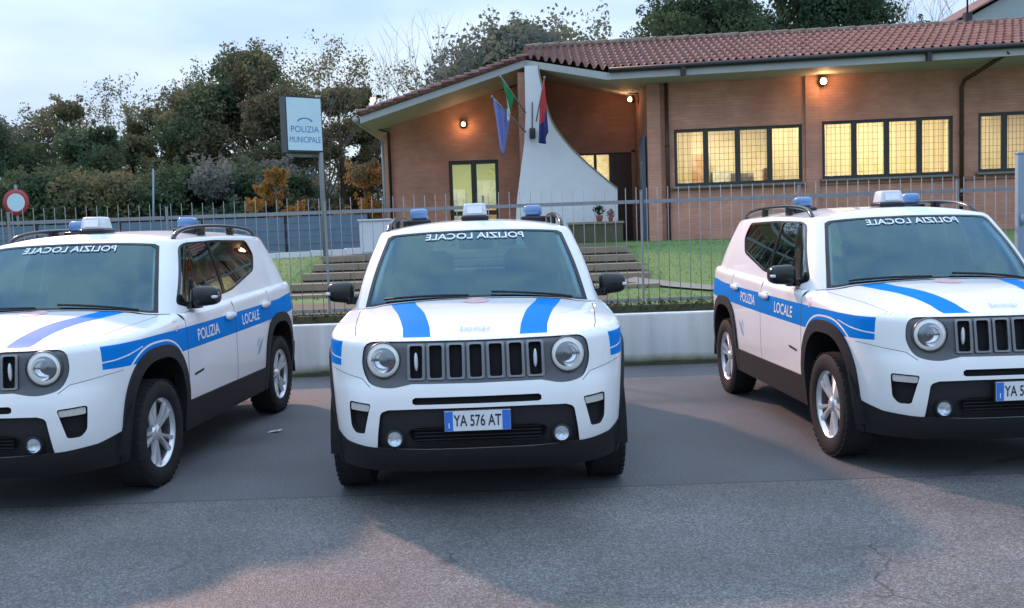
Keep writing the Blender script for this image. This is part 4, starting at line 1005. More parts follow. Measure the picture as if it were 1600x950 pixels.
for sg in (0, 1):
    a = f0 + w_ if sg == 0 else (f0 + f1) / 2 + .07; b = (f0 + f1) / 2 - .07 if sg == 0 else f1 - w_
    p = MB(); p.box(((a + b) / 2, LY + .11, (ZB + fz) / 2), (b - a, .012, fz - ZB - .1)); p.build('pane', M['pane'], dr)
hd = MB(); hd.tube([((f0 + f1) / 2 + .03, LY + .03, 2.2), ((f0 + f1) / 2 + .03, LY + .03, 2.4)], .015, 8); hd.build('handle', M['fence'], dr)
# rooms behind the lit windows
def room(x0, x1, y0, y1, z0, z1, m, M4, power, colr, lamps):
    q = MB(); V = [(x, y, z) for z in (z0, z1) for y in (y0, y1) for x in (x0, x1)]
    q.add(V, [(0, 1, 3, 2), (4, 6, 7, 5), (2, 3, 7, 6), (0, 2, 6, 4), (1, 5, 7, 3)]); o = q.build('room', m, bld); o.matrix_local = M4
    for lx, ly in lamps:
        q = MB(); q.box((lx, ly, z1 - .04), (1.0, .22, .05)); t = q.build('ceiling_lamp', M['tube'], o)
        l = bpy.data.lights.new('room_light', 'AREA'); l.shape = 'RECTANGLE'; l.size = 1.0; l.size_y = .25; l.energy = power; l.color = colr; lo_ = bpy.data.objects.new('room_light', l); col.objects.link(lo_); lo_.parent = o; lo_.location = (lx, ly, z1 - .09)
    return o
def furn(o, name, m, parts):
    q = MB()
    for c, sz in parts: q.rbox(c, sz, .008, None, 0, 1)
    return q.build(name, m, o)
def curtain(o, x0, x1, y, z0, z1):
    n = int((x1 - x0) / .03); q = MB(); vs = [(x0 + (x1 - x0) * i / n, y + .018 * math.sin(i * 1.15) + .008 * math.sin(i * .37), z) for i in range(n + 1) for z in (z0, z1)]
    q.add(vs, [(2 * i, 2 * i + 2, 2 * i + 3, 2 * i + 1) for i in range(n)], 0, True); q.build('curtain', M['curtain'], o)
MW = Matrix.Translation((W0.x, W0.y, 0)) @ Matrix.Rotation(math.atan2(wd.y, wd.x), 4, 'Z')
WARM = (1, .87, .60); a_, b_, c_, d_ = .32, loc(6.98), loc(10.33), loc(13.2)
r1 = room(a_, b_ - .05, .31, 3.6, ZB + .1, 4.35, M['room'], MW, 46, WARM, [(1.2, 2.2), (2.8, 1.4)])
furn(r1, 'cupboard', M['wood'], [((1.25, 3.3, 2.35), (.9, .5, 2.1)), ((2.9, 3.35, 1.9), (.8, .45, 1.3))]); furn(r1, 'filing_cabinet', M['grey_metal'], [((2.05, 3.3, 2.1), (.5, .5, 1.7)), ((3.2, 1.0, 2.5), (.10, .9, .6))])
furn(r1, 'desk', M['wood'], [((2.2, 1.3, 2.0), (1.4, .7, .05)), ((1.6, 1.3, 1.6), (.05, .65, .75)), ((2.8, 1.3, 1.6), (.05, .65, .75))]); furn(r1, 'monitor', M['grey_metal'], [((2.3, 1.2, 2.62), (.55, .05, .36)), ((2.3, 1.22, 2.3), (.06, .05, .4)), ((2.3, 1.25, 2.05), (.25, .2, .02))])
curtain(r1, loc(wins[0][0]) + .05, loc(wins[0][0]) + .42, .36, 2.2, 4.0); curtain(r1, loc(wins[0][1]) - .62, loc(wins[0][1]) - .05, .36, 2.2, 4.0)
r2 = room(b_ + .05, c_ - .05, .31, 3.6, ZB + .1, 4.35, M['room'], MW, 52, WARM, [((b_ + c_) / 2 - .7, 1.6), ((b_ + c_) / 2 + .7, 2.4)])
furn(r1, 'shelf', M['wood'], [((3.0, .9, 2.62), (.5, .3, .5)), ((.75, .8, 2.5), (.3, .3, .7))])
furn(r2, 'cupboard', M['wood'], [((b_ + .9, 3.3, 2.2), (1.2, .5, 1.9))])
curtain(r2, loc(wins[1][0]) + .03, loc(wins[1][0]) + 1.35, .36, 2.2, 4.05); curtain(r2, loc(wins[1][0]) + 1.5, loc(wins[1][1]) - .03, .37, 2.2, 4.05)
r3 = room(c_ + .05, d_, .31, 3.6, ZB + .1, 4.35, M['room'], MW, 54, WARM, [((c_ + d_) / 2, 1.8)])
furn(r3, 'cupboard', M['wood'], [((c_ + 1.0, 3.2, 2.4), (.7, .5, 2.3)), ((c_ + 2.1, 3.3, 2.0), (.7, .4, 1.5))]); curtain(r3, loc(wins[2][0]) + .03, loc(wins[2][0]) + .40, .36, 2.2, 4.05)
rh = room(-2.7, .30, LY + .31, LY + 4.5, ZB + .02, 4.15, M['hall'], Matrix.Identity(4), 75, (1, .95, .60), [(-1.0, LY + 1.8)])
furn(rh, 'counter', M['wood'], [((-.5, LY + 2.6, 1.75), (1.3, .5, 1.1))]); furn(rh, 'notice_board', M['white_metal'], [((-.65, LY + 4.46, 2.75), (.8, .03, .9)), ((-1.6, LY + 4.46, 2.6), (.5, .03, .7))]); furn(rh, 'filing_cabinet', M['grey_metal'], [((-1.55, LY + 4.1, 1.9), (.5, .5, 1.4))])
rp_ = room(1.4, 2.9, 25.41, 28, ZB + .02, 4.2, M['room'], Matrix.Identity(4), 34, WARM, [(2.2, 26.6)])
# porch
PY_ = 25.1
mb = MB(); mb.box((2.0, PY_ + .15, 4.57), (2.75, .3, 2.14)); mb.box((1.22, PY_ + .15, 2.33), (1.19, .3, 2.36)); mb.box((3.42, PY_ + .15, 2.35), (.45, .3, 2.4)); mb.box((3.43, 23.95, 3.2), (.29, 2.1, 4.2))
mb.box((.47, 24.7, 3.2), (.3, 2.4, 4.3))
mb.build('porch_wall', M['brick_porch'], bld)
f = MB()
for c, sx_ in ((1.86, .07), (2.27, .07), (2.66, .07)): f.box((c, PY_ + .1, 2.9), (sx_, .08, 1.24))
for zz in (3.50, 2.30): f.box((2.26, PY_ + .101, zz), (.86, .07, .07))
pw = f.build('window', M['dark_frame'], bld)
for a, b in ((1.895, 2.235), (2.305, 2.625)): p = MB(); p.box(((a + b) / 2, PY_ + .11, 2.9), (b - a, .012, 1.2)); p.build('pane', M['pane'], pw)
f = MB(); f.box((2.26, PY_ + .12, 1.7), (.86, .2, 1.2)); f.build('panel_under_window', M['door'], bld)
f = MB(); f.box((2.94, PY_ + .08, 2.35), (.50, .06, 2.3))
for zz, h_ in ((1.75, .8), (2.95, .85)): f.box((2.94, PY_ + .04, zz), (.34, .03, h_))
d = f.build('door', M['door'], bld); hd = MB(); hd.tube([(2.76, PY_ + .0, 2.2), (2.76, PY_, 2.34)], .014, 8); hd.build('handle', M['fence'], d)
f = MB(); f.box((3.225, 23.25, 2.44), (.05, .62, 2.5)); f.box((3.19, 23.25, 2.44), (.02, .5, 2.3)); f.build('shutter', M['blue_steel'], bld)
# fin
fin = [(.15, ZB), (.17, 1.9), (.21, 2.35), (.33, 3.1), (.43, 3.7), (.475, 4.3), (.49, 5.45), (.80, 5.45)] + [(p.x, p.y) for p in catmull([(.81, 5.3), (.90, 4.80), (1.06, 4.18), (1.37, 3.68), (1.74, 3.26), (2.26, 2.78), (2.60, 2.49)], 6)] + [(2.60, ZB)]
mb = MB(); mb.prism(fin, 23.2, 23.55); fo = mb.build('fin_wall', M['stucco'], bld); fix_normals(fo.data)
cp = MB(); crv = fin[7:-1]                     # sand-coloured coping along the curve
for a, b in zip(crv[:-1], crv[1:]):
    a, b = Vector(a), Vector(b); dd = (b - a); nn = Vector((-dd.y, dd.x)).normalized() * -.02 if dd.length > 1e-6 else Vector((0, 0))
    vs = [];
    for y in (23.17, 23.58):
        for p in (a - nn * .2, b - nn * .2, b - nn * 1.6, a - nn * 1.6): vs.append((p.x, y, p.y))
    cp.add(vs, [(0, 1, 2, 3), (7, 6, 5, 4), (0, 4, 5, 1), (1, 5, 6, 2), (2, 6, 7, 3), (3, 7, 4, 0)])
o = cp.build('coping', M['step'], fo); fix_normals(o.data)
# roof: front slope of barrel tiles
def eave(x): return E0.lerp(E1, (x - E0.x) / (E1.x - E0.x)) if x >= E0.x else APX.lerp(E0, (x - APX.x) / (E0.x - APX.x))
RD0, RD1 = Vector((.55, 24.15, 5.92)), Vector((17., 23.05, 6.03))
def ridge(x): return RD0.lerp(RD1, (x - RD0.x) / (RD1.x - RD0.x))
tb = MB(); P_ = .172; x = APX.x; vs = []; rows = 9; cols = []
xs = np.arange(APX.x, 17, P_ / 8)
for i, x in enumerate(xs):
    x = float(x); a = eave(x); b = ridge(max(x, RD0.x)); ph = (x - APX.x) / P_ % 1; jit = (hash((int((x - APX.x) / P_), 3)) % 100) / 100 * .03
    bumpz = .052 * math.sin(math.pi * (ph / .58)) if ph < .58 else -.030 * math.sin(math.pi * (ph - .58) / .42)
    L_ = (b - a).length; n = rows
    for r in range(n + 1):
        for e in (0, 1):
            t = min(1, max(0, (r + (0 if e == 0 else .999)) / n)); p = a.lerp(b, min(1, t)); over = .045 * (1 - e) if ph < .58 else .012 * (1 - e)
            vs.append((x, p.y - (jit if r == 0 and e == 0 else 0), p.z + .13 + bumpz + over * min(1, L_)))
m_ = 2 * (rows + 1); tb.add(vs, [(i * m_ + j, (i + 1) * m_ + j, (i + 1) * m_ + j + 1, i * m_ + j + 1) for i in range(len(xs) - 1) for j in range(m_ - 1)], 0, False)
# left slope, falling to the left, tiles run down it
YB = 35.
lv = []; ys_ = np.arange(23.38, YB, P_ / 8); nr = 14
for y in ys_:
    y = float(y); ph = (y - 23.38) / P_ % 1; bz_ = .052 * math.sin(math.pi * ph / .58) if ph < .58 else -.03 * math.sin(math.pi * (ph - .58) / .42)
    for r in range(nr + 1):
        for e in (0, 1):
            t = min(1, (r + e * .999) / nr); p = TIP.lerp(APX + Vector((.1, 0, .03)), t); lv.append((p.x - .06 * (1 - t), y, p.z + .13 + bz_ + (.045 if ph < .58 else .012) * (1 - e)))
m_ = 2 * (nr + 1); n0 = len(ys_)
tb.add(lv, [(i * m_ + j, i * m_ + j + 1, (i + 1) * m_ + j + 1, (i + 1) * m_ + j) for i in range(n0 - 1) for j in range(m_ - 1)], 0, False)
# back slope closing the roof
bv = []; 
for x in (RD0.x, 6., 12., 17.): r_ = ridge(x); bv += [(x, r_.y, r_.z + .12), (x, r_.y + 6, 4.9)]
tb.add(bv, [(0, 2, 3, 1), (2, 4, 5, 3), (4, 6, 7, 5)])
rf = tb.build('roof', M['tile'], bld)
vt = MB()                                        # tiles laid along the left verge
nv_ = 22
for k in range(nv_):
    a = TIP.lerp(APX, k / nv_); b = TIP.lerp(APX, (k + 1.12) / nv_); vt.tube([a + Vector((0, -.02, .17)), b + Vector((0, -.02, .145))], [.085, .068], 8)
vt.build('verge_tiles', M['tile'], rf)
vt = MB(); nv_ = 42
for k in range(nv_):
    a = RD0.lerp(RD1, k / nv_); b = RD0.lerp(RD1, (k + 1.1) / nv_); vt.tube([a + Vector((0, 0, .12)), b + Vector((0, 0, .135))], [.09, .105], 8)
vt.build('ridge_tiles', M['tile_pale'], rf)
# fascia boards, gutters, soffits
def board(mb, a, b, h0, h1, th, mi=0):
    d = (b - a); n = Vector((d.y, -d.x, 0)).normalized() * th
    vs = [a + Vector((0, 0, h0)), b + Vector((0, 0, h0)), b + Vector((0, 0, h1)), a + Vector((0, 0, h1))]; vs += [v - n for v in vs]
    mb.add(vs, [(0, 1, 2, 3), (7, 6, 5, 4), (1, 0, 4, 5), (2, 1, 5, 6), (3, 2, 6, 7), (0, 3, 7, 4)], mi)
for a, b in ((TIP, APX), (APX, E0), (E0, E1)):
    mb = MB(); board(mb, a, b, -.085, .075, .05); o = mb.build('fascia', M['fascia'], bld); fix_normals(o.data)
gt = MB(); gt.tube([E0 + Vector((.05, -.06, .115)), E1 + Vector((0, -.06, .115))], .062, 10); gt.build('gutter', M['gutter'], bld)
for x in (3.9, 8.9, 13.): g = MB(); e_ = eave(x); g.box((x, e_.y - .05, e_.z + .0), (.10, .10, .20)); g.build('gutter_bracket', M['gutter'], bld)
gt = MB(); gt.tube([Vector((TIP.x - .12, 23.5, TIP.z + .02)), Vector((TIP.x - .12, 33, TIP.z + .02))], .07, 10); gt.build('gutter', M['fascia'], bld)
sf = MB()
sf.add([(TIP.x, 23.52, TIP.z - .06), (APX.x, 23.52, APX.z - .06), (APX.x, 26.0, APX.z - .06), (TIP.x, 26., TIP.z - .06)], [(0, 1, 2, 3)])
sf.add([(TIP.x, 26., TIP.z - .06), (TIP.x + .46, 26., TIP.z + .07), (TIP.x + .46, 33, TIP.z + .07), (TIP.x, 33, TIP.z - .06)], [(0, 1, 2, 3)])
sf.add([(APX.x, 23.52, APX.z - .07), (E0.x, 21.79, ZS), (3.3, 21.66, ZS), (3.3, 25.2, ZS), (APX.x, 25.2, APX.z - .07)], [(0, 1, 2, 3, 4)])
a, b = onwall(3.28, -.1), onwall(16., -.1); ea, eb = eave(3.3), eave(16)
sf.add([(3.3, ea.y + .04, ZS), (16., eb.y + .04, ZS), (b.x, b.y, ZS + .001), (a.x, a.y, ZS + .001)], [(0, 1, 2, 3)])
o = sf.build('soffit', M['soffit'], bld)
# downpipes
def pipe(x, z0, z1, elbow=False):
    p = onwall(x, .07); q = MB(); pts = [(p.x, p.y, z0), (p.x, p.y, z1)]
    if elbow: e_ = eave(x + .25); pts += [(p.x + .03, p.y - .08, z1 + .14), (e_.x, e_.y, 4.92)]
    q.tube(pts, .045, 10)
    for zz in (2., 3.4): q.tube([(p.x, p.y, zz), (p.x, p.y, zz + .05)], .055, 10)
    q.build('downpipe', M['door'], bld)
pipe(3.72, ZB, 4.85); pipe(10.22, ZB, 4.45, True)
q = MB(); q.tube([(x0 - .05, LY - .1, ZB), (x0 - .05, LY - .1, 4.3), (TIP.x - .1, 25.4, 4.42)], .04, 8); q.build('downpipe', M['gutter'], bld)
# planter and pots in front of the fin
pb = MB(); pb.box((2.0, 22.62, 1.44), (1.24, .34, .50), None, 0); pb.box((2.0, 22.62, 1.705), (1.30, .40, .05), None, 1)
pl = pb.build('planter_wall', [M['riser'], M['step']]); tag(pl, 'low stone planter wall in front of the white curved fin', 'planter')
for i, (x, nm, s_) in enumerate(((2.10, 'dark leafy plant in a pot on the planter wall', 1.), (2.36, 'small reddish plant in a pot on the planter wall', .7))):
    e = empty('potted_plant', (x, 22.6, 1.73), nm, 'plant', 'potted plants on the planter wall')
    q = MB(); q.lathe([(.001, 0), (.06 * s_, 0), (.085 * s_, .13 * s_), (.09 * s_, .15 * s_), (.075 * s_, .15 * s_), (.001, .13 * s_)], 16); q.build('pot', M['pot'], e)
    q = MB(); leaves(q, 0, 0, .26 * s_, .13 * s_, .13 * s_, .14 * s_, 90, .045 * s_, random.Random(i), .3); q.build('foliage', M['dark_leaf'] if i == 0 else M['pot'], e)

# wall lamps (lit)
def wall_lamp(p, n, label, power, name='wall_lamp', r=.055):
    e = empty(name, p, label, 'wall lamp', 'lit wall lamps on the station')
    q = MB(); rot = Vector((n[0], n[1], 0)).normalized().to_track_quat('Z', 'Y').to_matrix().to_4x4()
    q.lathe([(.001, -.10), (.10, -.10), (.10, -.06), (.04, -.05), (.04, -.02)], 16, 0, rot); q.box((0, 0, .075), (.16, .14, .02)); q.build('lamp_base', M['gutter'], e)
    q = MB(); bm = bmesh.new(); bmesh.ops.create_uvsphere(bm, u_segments=16, v_segments=10, radius=r); q.from_bm(bm, (0, 0, 0), None, 0, True); q.build('bulb', M['bulb'], e)
    l = bpy.data.lights.new('lamp_light', 'POINT'); l.energy = power; l.color = (1, .50, .22); l.shadow_soft_size = .1; lo_ = bpy.data.objects.new('lamp_light', l); col.objects.link(lo_); lo_.parent = e; lo_.location = (n[0] * .16, n[1] * .16, -.03)
wall_lamp((-1.12, LY - .12, 4.44), (0, -1), 'round lit lamp on the brick wall above the glazed door', 3.5)
wall_lamp((3.08, 24.2, 4.72), (-1, 0), 'lit lamp in the dark porch beside the corner pilaster', 3)
pL = onwall(7.20, .22); wall_lamp((pL.x, pL.y, 4.70), (wn.x, wn.y), 'bright lit lamp under the eave between two barred windows', 6, r=.07)
# far street lamp behind the roof
e = empty('street_lamp', (-6.0, 45., 1.28), 'lit street lamp with a red glow seen just over the left roof edge', 'street lamp')
q = MB(); q.tube([(0, 0, 0), (0, 0, 6.2), (.1, -.1, 6.55), (.25, -.3, 6.62)], [.08, .05, .045, .045], 8); q.build('pole', M['fence'], e)
q = MB(); q.rbox((.28, -.42, 6.62), (.22, .42, .12), .03); q.build('lamp_head', M['gutter'], e)
q = MB(); bm = bmesh.new(); bmesh.ops.create_uvsphere(bm, u_segments=12, v_segments=8, radius=.13); q.from_bm(bm, (.0, -.45, 6.47), None, 0, True); q.build('bulb', mat('sodium bulb', (1, .5, .3), .5, emit=(1, .36, .22), strength=2.6), e)
# loudspeaker / box on the fin
q = MB(); q.rbox((.62, 23.10, 3.86), (.14, .16, .24), .02); q.box((.62, 23.17, 3.98), (.04, .1, .05)); q.tube([(.62, 23.16, 4.0), (.64, 23.16, 4.6)], .012, 6); tag(q.build('lantern', M['gutter']), 'small unlit black lantern fixed on the white curved fin', 'lantern')

# flags
def flag(name, base, tip, bands, label, group, drop, wdt, seed):
    e = empty(name, base, label, 'flag', group); b = Vector(base); t = Vector(tip) - b
    q = MB(); q.tube([(0, 0, 0), t], .016, 8); bm = bmesh.new(); bmesh.ops.create_uvsphere(bm, u_segments=10, v_segments=6, radius=.03); q.from_bm(bm, t, None, 0, True); q.build('pole', M['fence'], e)
    rnd = random.Random(seed); nu, nvv = 18, 14; q = MB(); vs = []; mats_ = []
    for m in bands:
        if m not in mats_: mats_.append(m)
    # the cloth hangs limp from the outer part of the pole: u along the hoist, v down the fly
    for j in range(nvv + 1):
        for i in range(nu + 1):
            u, v = i / nu, j / nvv; p0 = t * (.45 + .53 * u); sway = (u - .75)
            fold = .045 * math.sin(u * 11 + seed + v * 1.5) * (.3 + v); gather = 1 - .34 * v ** .8
            x_ = p0.x * (1 if v == 0 else 1) - (p0.x - t.x * .8) * (1 - gather); y_ = p0.y - (p0.y - t.y * .8) * (1 - gather) + fold
            z_ = p0.z - drop * v * (1 - .30 * abs(u - .62)) - (p0.z - t.z * .8) * (1 - gather) * v
            vs.append((x_ + .035 * math.cos(u * 9 + seed) * v + wdt * (u - .5) * v, y_, z_))
    fs = []; 
    for j in range(nvv):
        for i in range(nu): q.f.append((j * (nu + 1) + i, j * (nu + 1) + i + 1, (j + 1) * (nu + 1) + i + 1, (j + 1) * (nu + 1) + i)); q.m.append(mats_.index(bands[min(len(bands) - 1, int((j + .5) / nvv * len(bands)))]) if name != 'tricolour' else mats_.index(bands[min(2, int((i + .5) / nu * 3))])); q.smooth.append(True)
    q.v = vs
    o = q.build('cloth', [M[m] for m in mats_], e); so = o.modifiers.new('thick', 'SOLIDIFY'); so.thickness = .006
flag('flag', (.47, 23.15, 3.9), (-.30, 22.75, 4.70), ['blue_cloth'], 'limp pale blue flag hanging left of the white fin', 'flags on the white fin', 1.20, .22, 1)
flag('flag', (.48, 23.15, 4.35), (-.08, 22.6, 5.12), ['green_cloth', 'green_cloth', 'white_cloth'], 'limp green and white flag nearest the roof corner', 'flags on the white fin', .82, .22, 4)
flag('flag', (.72, 23.15, 4.15), (.92, 22.45, 5.05), ['red_cloth', 'red_cloth', 'red_cloth', 'navy_cloth', 'navy_cloth'], 'limp red over navy flag on the right of the white fin', 'flags on the white fin', 1.30, .16, 8)

# ------------------------------------------------------------------ things behind the fence, left
# long blue-grey panel wall
bw = empty('panel_fence', (-3.4, 23.5, 1.1), 'long blue grey metal panel fence behind the picket fence', 'fence')
for k in range(9):
    q = MB(); x1_ = -.02 - k * 2.0
    for j in range(6): q.box((x1_ - .98, (.010 if j % 2 else 0), .10 + j * .165), (1.95, .03, .160))
    q.build('panel', M['blue_steel'], bw); q = MB(); q.box((x1_ - 1.98, .03, .52), (.07, .07, 1.06)); q.build('post', M['gutter'], bw)
q = MB(); q.box((-9, .0, 1.06), (18, .06, .04)); q.build('top_rail', M['gutter'], bw)
# white cabinet
e = empty('utility_cabinet', (-2.46, 17.9, 1.19), 'white metal utility cabinet standing by the steps behind the fence', 'cabinet')
q = MB(); q.rbox((0, 0, .36), (.56, .30, .60), .012); q.box((0, -.155, .36), (.49, .012, .53)); q.build('body', M['white_metal'], e); q = MB(); q.box((0, 0, .03), (.8, .36, .07)); q.build('plinth', M['path'], e); q = MB(); q.box((.2, -.17, .38), (.02, .02, .09)); q.build('handle', M['gutter'], e); q = MB(); q.rbox((0, -.01, .672), (.61, .36, .03), .008); q.build('lid', M['white_metal'], e)
# sign on its pole
e = empty('station_sign', (-3.50, 18.4, 1.18), 'tall white sign with blue lettering on a grey pole', 'sign')
q = MB(); q.tube([(0, 0, 0), (0, 0, 3.05)], .045, 12); q.box((0, 0, .01), (.24, .24, .03)); q.build('pole', M['fence'], e)
sgm = Matrix.Rotation(R(30), 4, 'Z'); zc_ = 2.55; cxs = -.36
q = MB(); q.box((0, 0, 0), (.72, .26, 1.02)); s0 = q.build('case', M['sign_side'], e); s0.rotation_euler = (0, 0, R(36)); s0.location = (-.31, -.12, 2.50)
q = MB(); q.box((.0, -.134, 0), (.68, .012, .96)); s1 = q.build('sign_face', M['sign_white'], e); s1.rotation_euler = s0.rotation_euler; s1.location = s0.location
for tx, z_, sz, sx_ in (('POLIZIA', -.10, .165, .95), ('MUNICIPALE', -.29, .155, .72)):
    vs, fs = text_tris(tx, sz, False, sx_); tb = MB(); tb.add([(a, -.1425, b + z_) for a, b in vs], fs); o = tb.build('lettering', M['sign_ink'], e); o.rotation_euler = s0.rotation_euler; o.location = s0.location
tb = MB()
for k in range(10):
    t0, t1 = R(35 + k * 11), R(35 + (k + 1) * 11); tb.add([(.008 + .19 * math.cos(t0), -.1425, -.02 + .14 * math.sin(t0)), (.008 + .16 * math.cos(t0), -.1425, -.03 + .13 * math.sin(t0)), (.008 + .16 * math.cos(t1), -.1425, -.03 + .13 * math.sin(t1)), (.008 + .19 * math.cos(t1), -.1425, -.02 + .14 * math.sin(t1))], [(0, 1, 2, 3)])
o = tb.build('emblem', M['sign_ink'], e); o.rotation_euler = s0.rotation_euler; o.location = s0.location
q = MB(); q.box((.03, 0, 0), (.62, .08, .05)); o = q.build('bracket', M['fence'], e); o.rotation_euler = s0.rotation_euler; o.location = (-.31, -.05, 1.94)
# round traffic sign at the left
e = empty('traffic_sign', (-12.62, 25.0, 1.25), 'round red and white traffic sign at the far left', 'sign')
q = MB(); q.tube([(0, 0.04, 0), (0, 0.04, 1.95)], .03, 8); q.build('pole', M['fence'], e)
DM = Matrix.Translation((0, 0, 1.50)) @ Matrix.Rotation(R(90), 4, 'X')
q = MB(); q.lathe([(.001, .0), (.23, .0)], 36, 1, DM); q.lathe([(.23, .002), (.335, .002), (.335, -.02), (.001, -.02)], 36, 0, DM); q.build('sign_disc', [M['sign_red'], M['sign_white']], e)
# slim pale pole behind the fence
q = MB(); q.tube([(0, 0, 0), (.05, 0, 2.25)], [.026, .02], 8); q.lathe([(.001, 0), (.12, 0), (.1, .04), (.001, .06)], 12); o = q.build('marker_pole', M['post_steel']); o.location = (-9.0, 24.5, 1.2); o.rotation_euler = (0, R(2), 0); tag(o, 'slim pale grey pole standing before the dark trees on the left', 'pole')
q = MB(); q.tube([(0, 0, 0), (0, 0, 2.75)], .035, 8); q.box((0, 0, .01), (.16, .16, .02)); o = q.build('marker_pole', M['fence']); o.location = (-3.12, 24.6, 1.2); tag(o, 'slim grey pole beside the left corner of the brick building', 'pole')
# far pale building and its aerial
e = empty('pale_house', (19., 36., 1.3), 'pale green plastered house gable behind the tiled roof', 'building')
q = MB(); q.prism([(-2.3, 0), (7, 0), (7, 9.8), (2.4, 9.8), (-1.8, 7.6), (-2.3, 7.4)], 0, 7); o = q.build('wall', M['far_wall'], e); fix_normals(o.data)
q = MB(); q.prism([(-2.7, 7.28), (-2.5, 7.42), (2.4, 10.0), (2.4, 9.82)], -.25, 7.2); o = q.build('roof', M['tile'], e); fix_normals(o.data)
q = MB(); q.box((3.2, -.03, 5.), (1.0, .06, 1.3)); q.build('window', M['dark_frame'], e)
q = MB(); q.tube([(0, 0, 0), (0, 0, 2.6)], .022, 6); q.box((0, 0, .1), (.16, .16, .22)); 
for z_ in (2.2, 2.4): q.tube([(-.4, 0, z_), (.4, 0, z_)], .01, 5)
o = q.build('aerial', M['gutter']); rp = ridge(11.05); o.location = (rp.x, rp.y, rp.z + .18); tag(o, 'thin dark aerial mast standing on the tiled ridge', 'aerial')
# scrap of paper on the asphalt
q = MB(); q.add([(0, 0, .004), (.10, .01, .012), (.12, .05, .02), (.02, .06, .006)], [(0, 1, 2, 3)]); q.add([(.03, .02, .018), (.09, .0, .03), (.10, .035, .022)], [(0, 1, 2)]); o = q.build('litter', M['white_cloth']); o.location = (-2.02, 7.75, 0); tag(o, 'small crumpled white scrap of paper beside the left car', 'litter')

# ------------------------------------------------------------------ trees
LM = {'dark': leaf_mat('dark evergreen leaves', (0.061, 0.105, 0.065), (0.128, 0.169, 0.088), .7),
      'deep': leaf_mat('deep green pine needles', (0.043, 0.089, 0.059), (0.095, 0.146, 0.078), .6),
      'olive': leaf_mat('olive leaves', (0.149, 0.155, 0.088), (0.230, 0.216, 0.121), .7),
      'brown': leaf_mat('browning leaves', (.135, .125, .075), (.19, .165, .10), .8),
      'grey': leaf_mat('grey green leaves', (0.135, 0.155, 0.142), (0.203, 0.216, 0.189), .7),
      'yellow': leaf_mat('autumn yellow leaves', (.30, .165, .05), (.40, .25, .09), 1.2),
      'pale': leaf_mat('pale olive leaves', (0.162, 0.189, 0.121), (0.243, 0.257, 0.176), .9)}
def limb(mb, p, d, ln, r, depth, rnd, tips, bend=.25, split=(2, 3), spread=.7, n=5):
    pts = [Vector(p)]; d = Vector(d).normalized()
    seg = 4
    for k in range(seg):
        d = (d + Vector((rnd.gauss(0, bend), rnd.gauss(0, bend), rnd.gauss(0, bend * .5) + .06)) * .4).normalized(); pts.append(pts[-1] + d * ln / seg)
    mb.tube(pts, [r * (1 - .45 * k / seg) for k in range(seg + 1)], n if depth > 1 else 4, 0, False)
    tips.append((pts[-1], d, depth)); 
    if depth > 2: tips.append((pts[2], d, depth))
    if depth <= 0: return
    for k in range(rnd.randint(*split)):
        nd = (d + Vector((rnd.gauss(0, spread), rnd.gauss(0, spread), rnd.gauss(0, spread * .5)))).normalized()
        limb(mb, pts[-1 if k < 2 else 3], nd, ln * rnd.uniform(.6, .85), r * .55, depth - 1, rnd, tips, bend, split, spread, n)
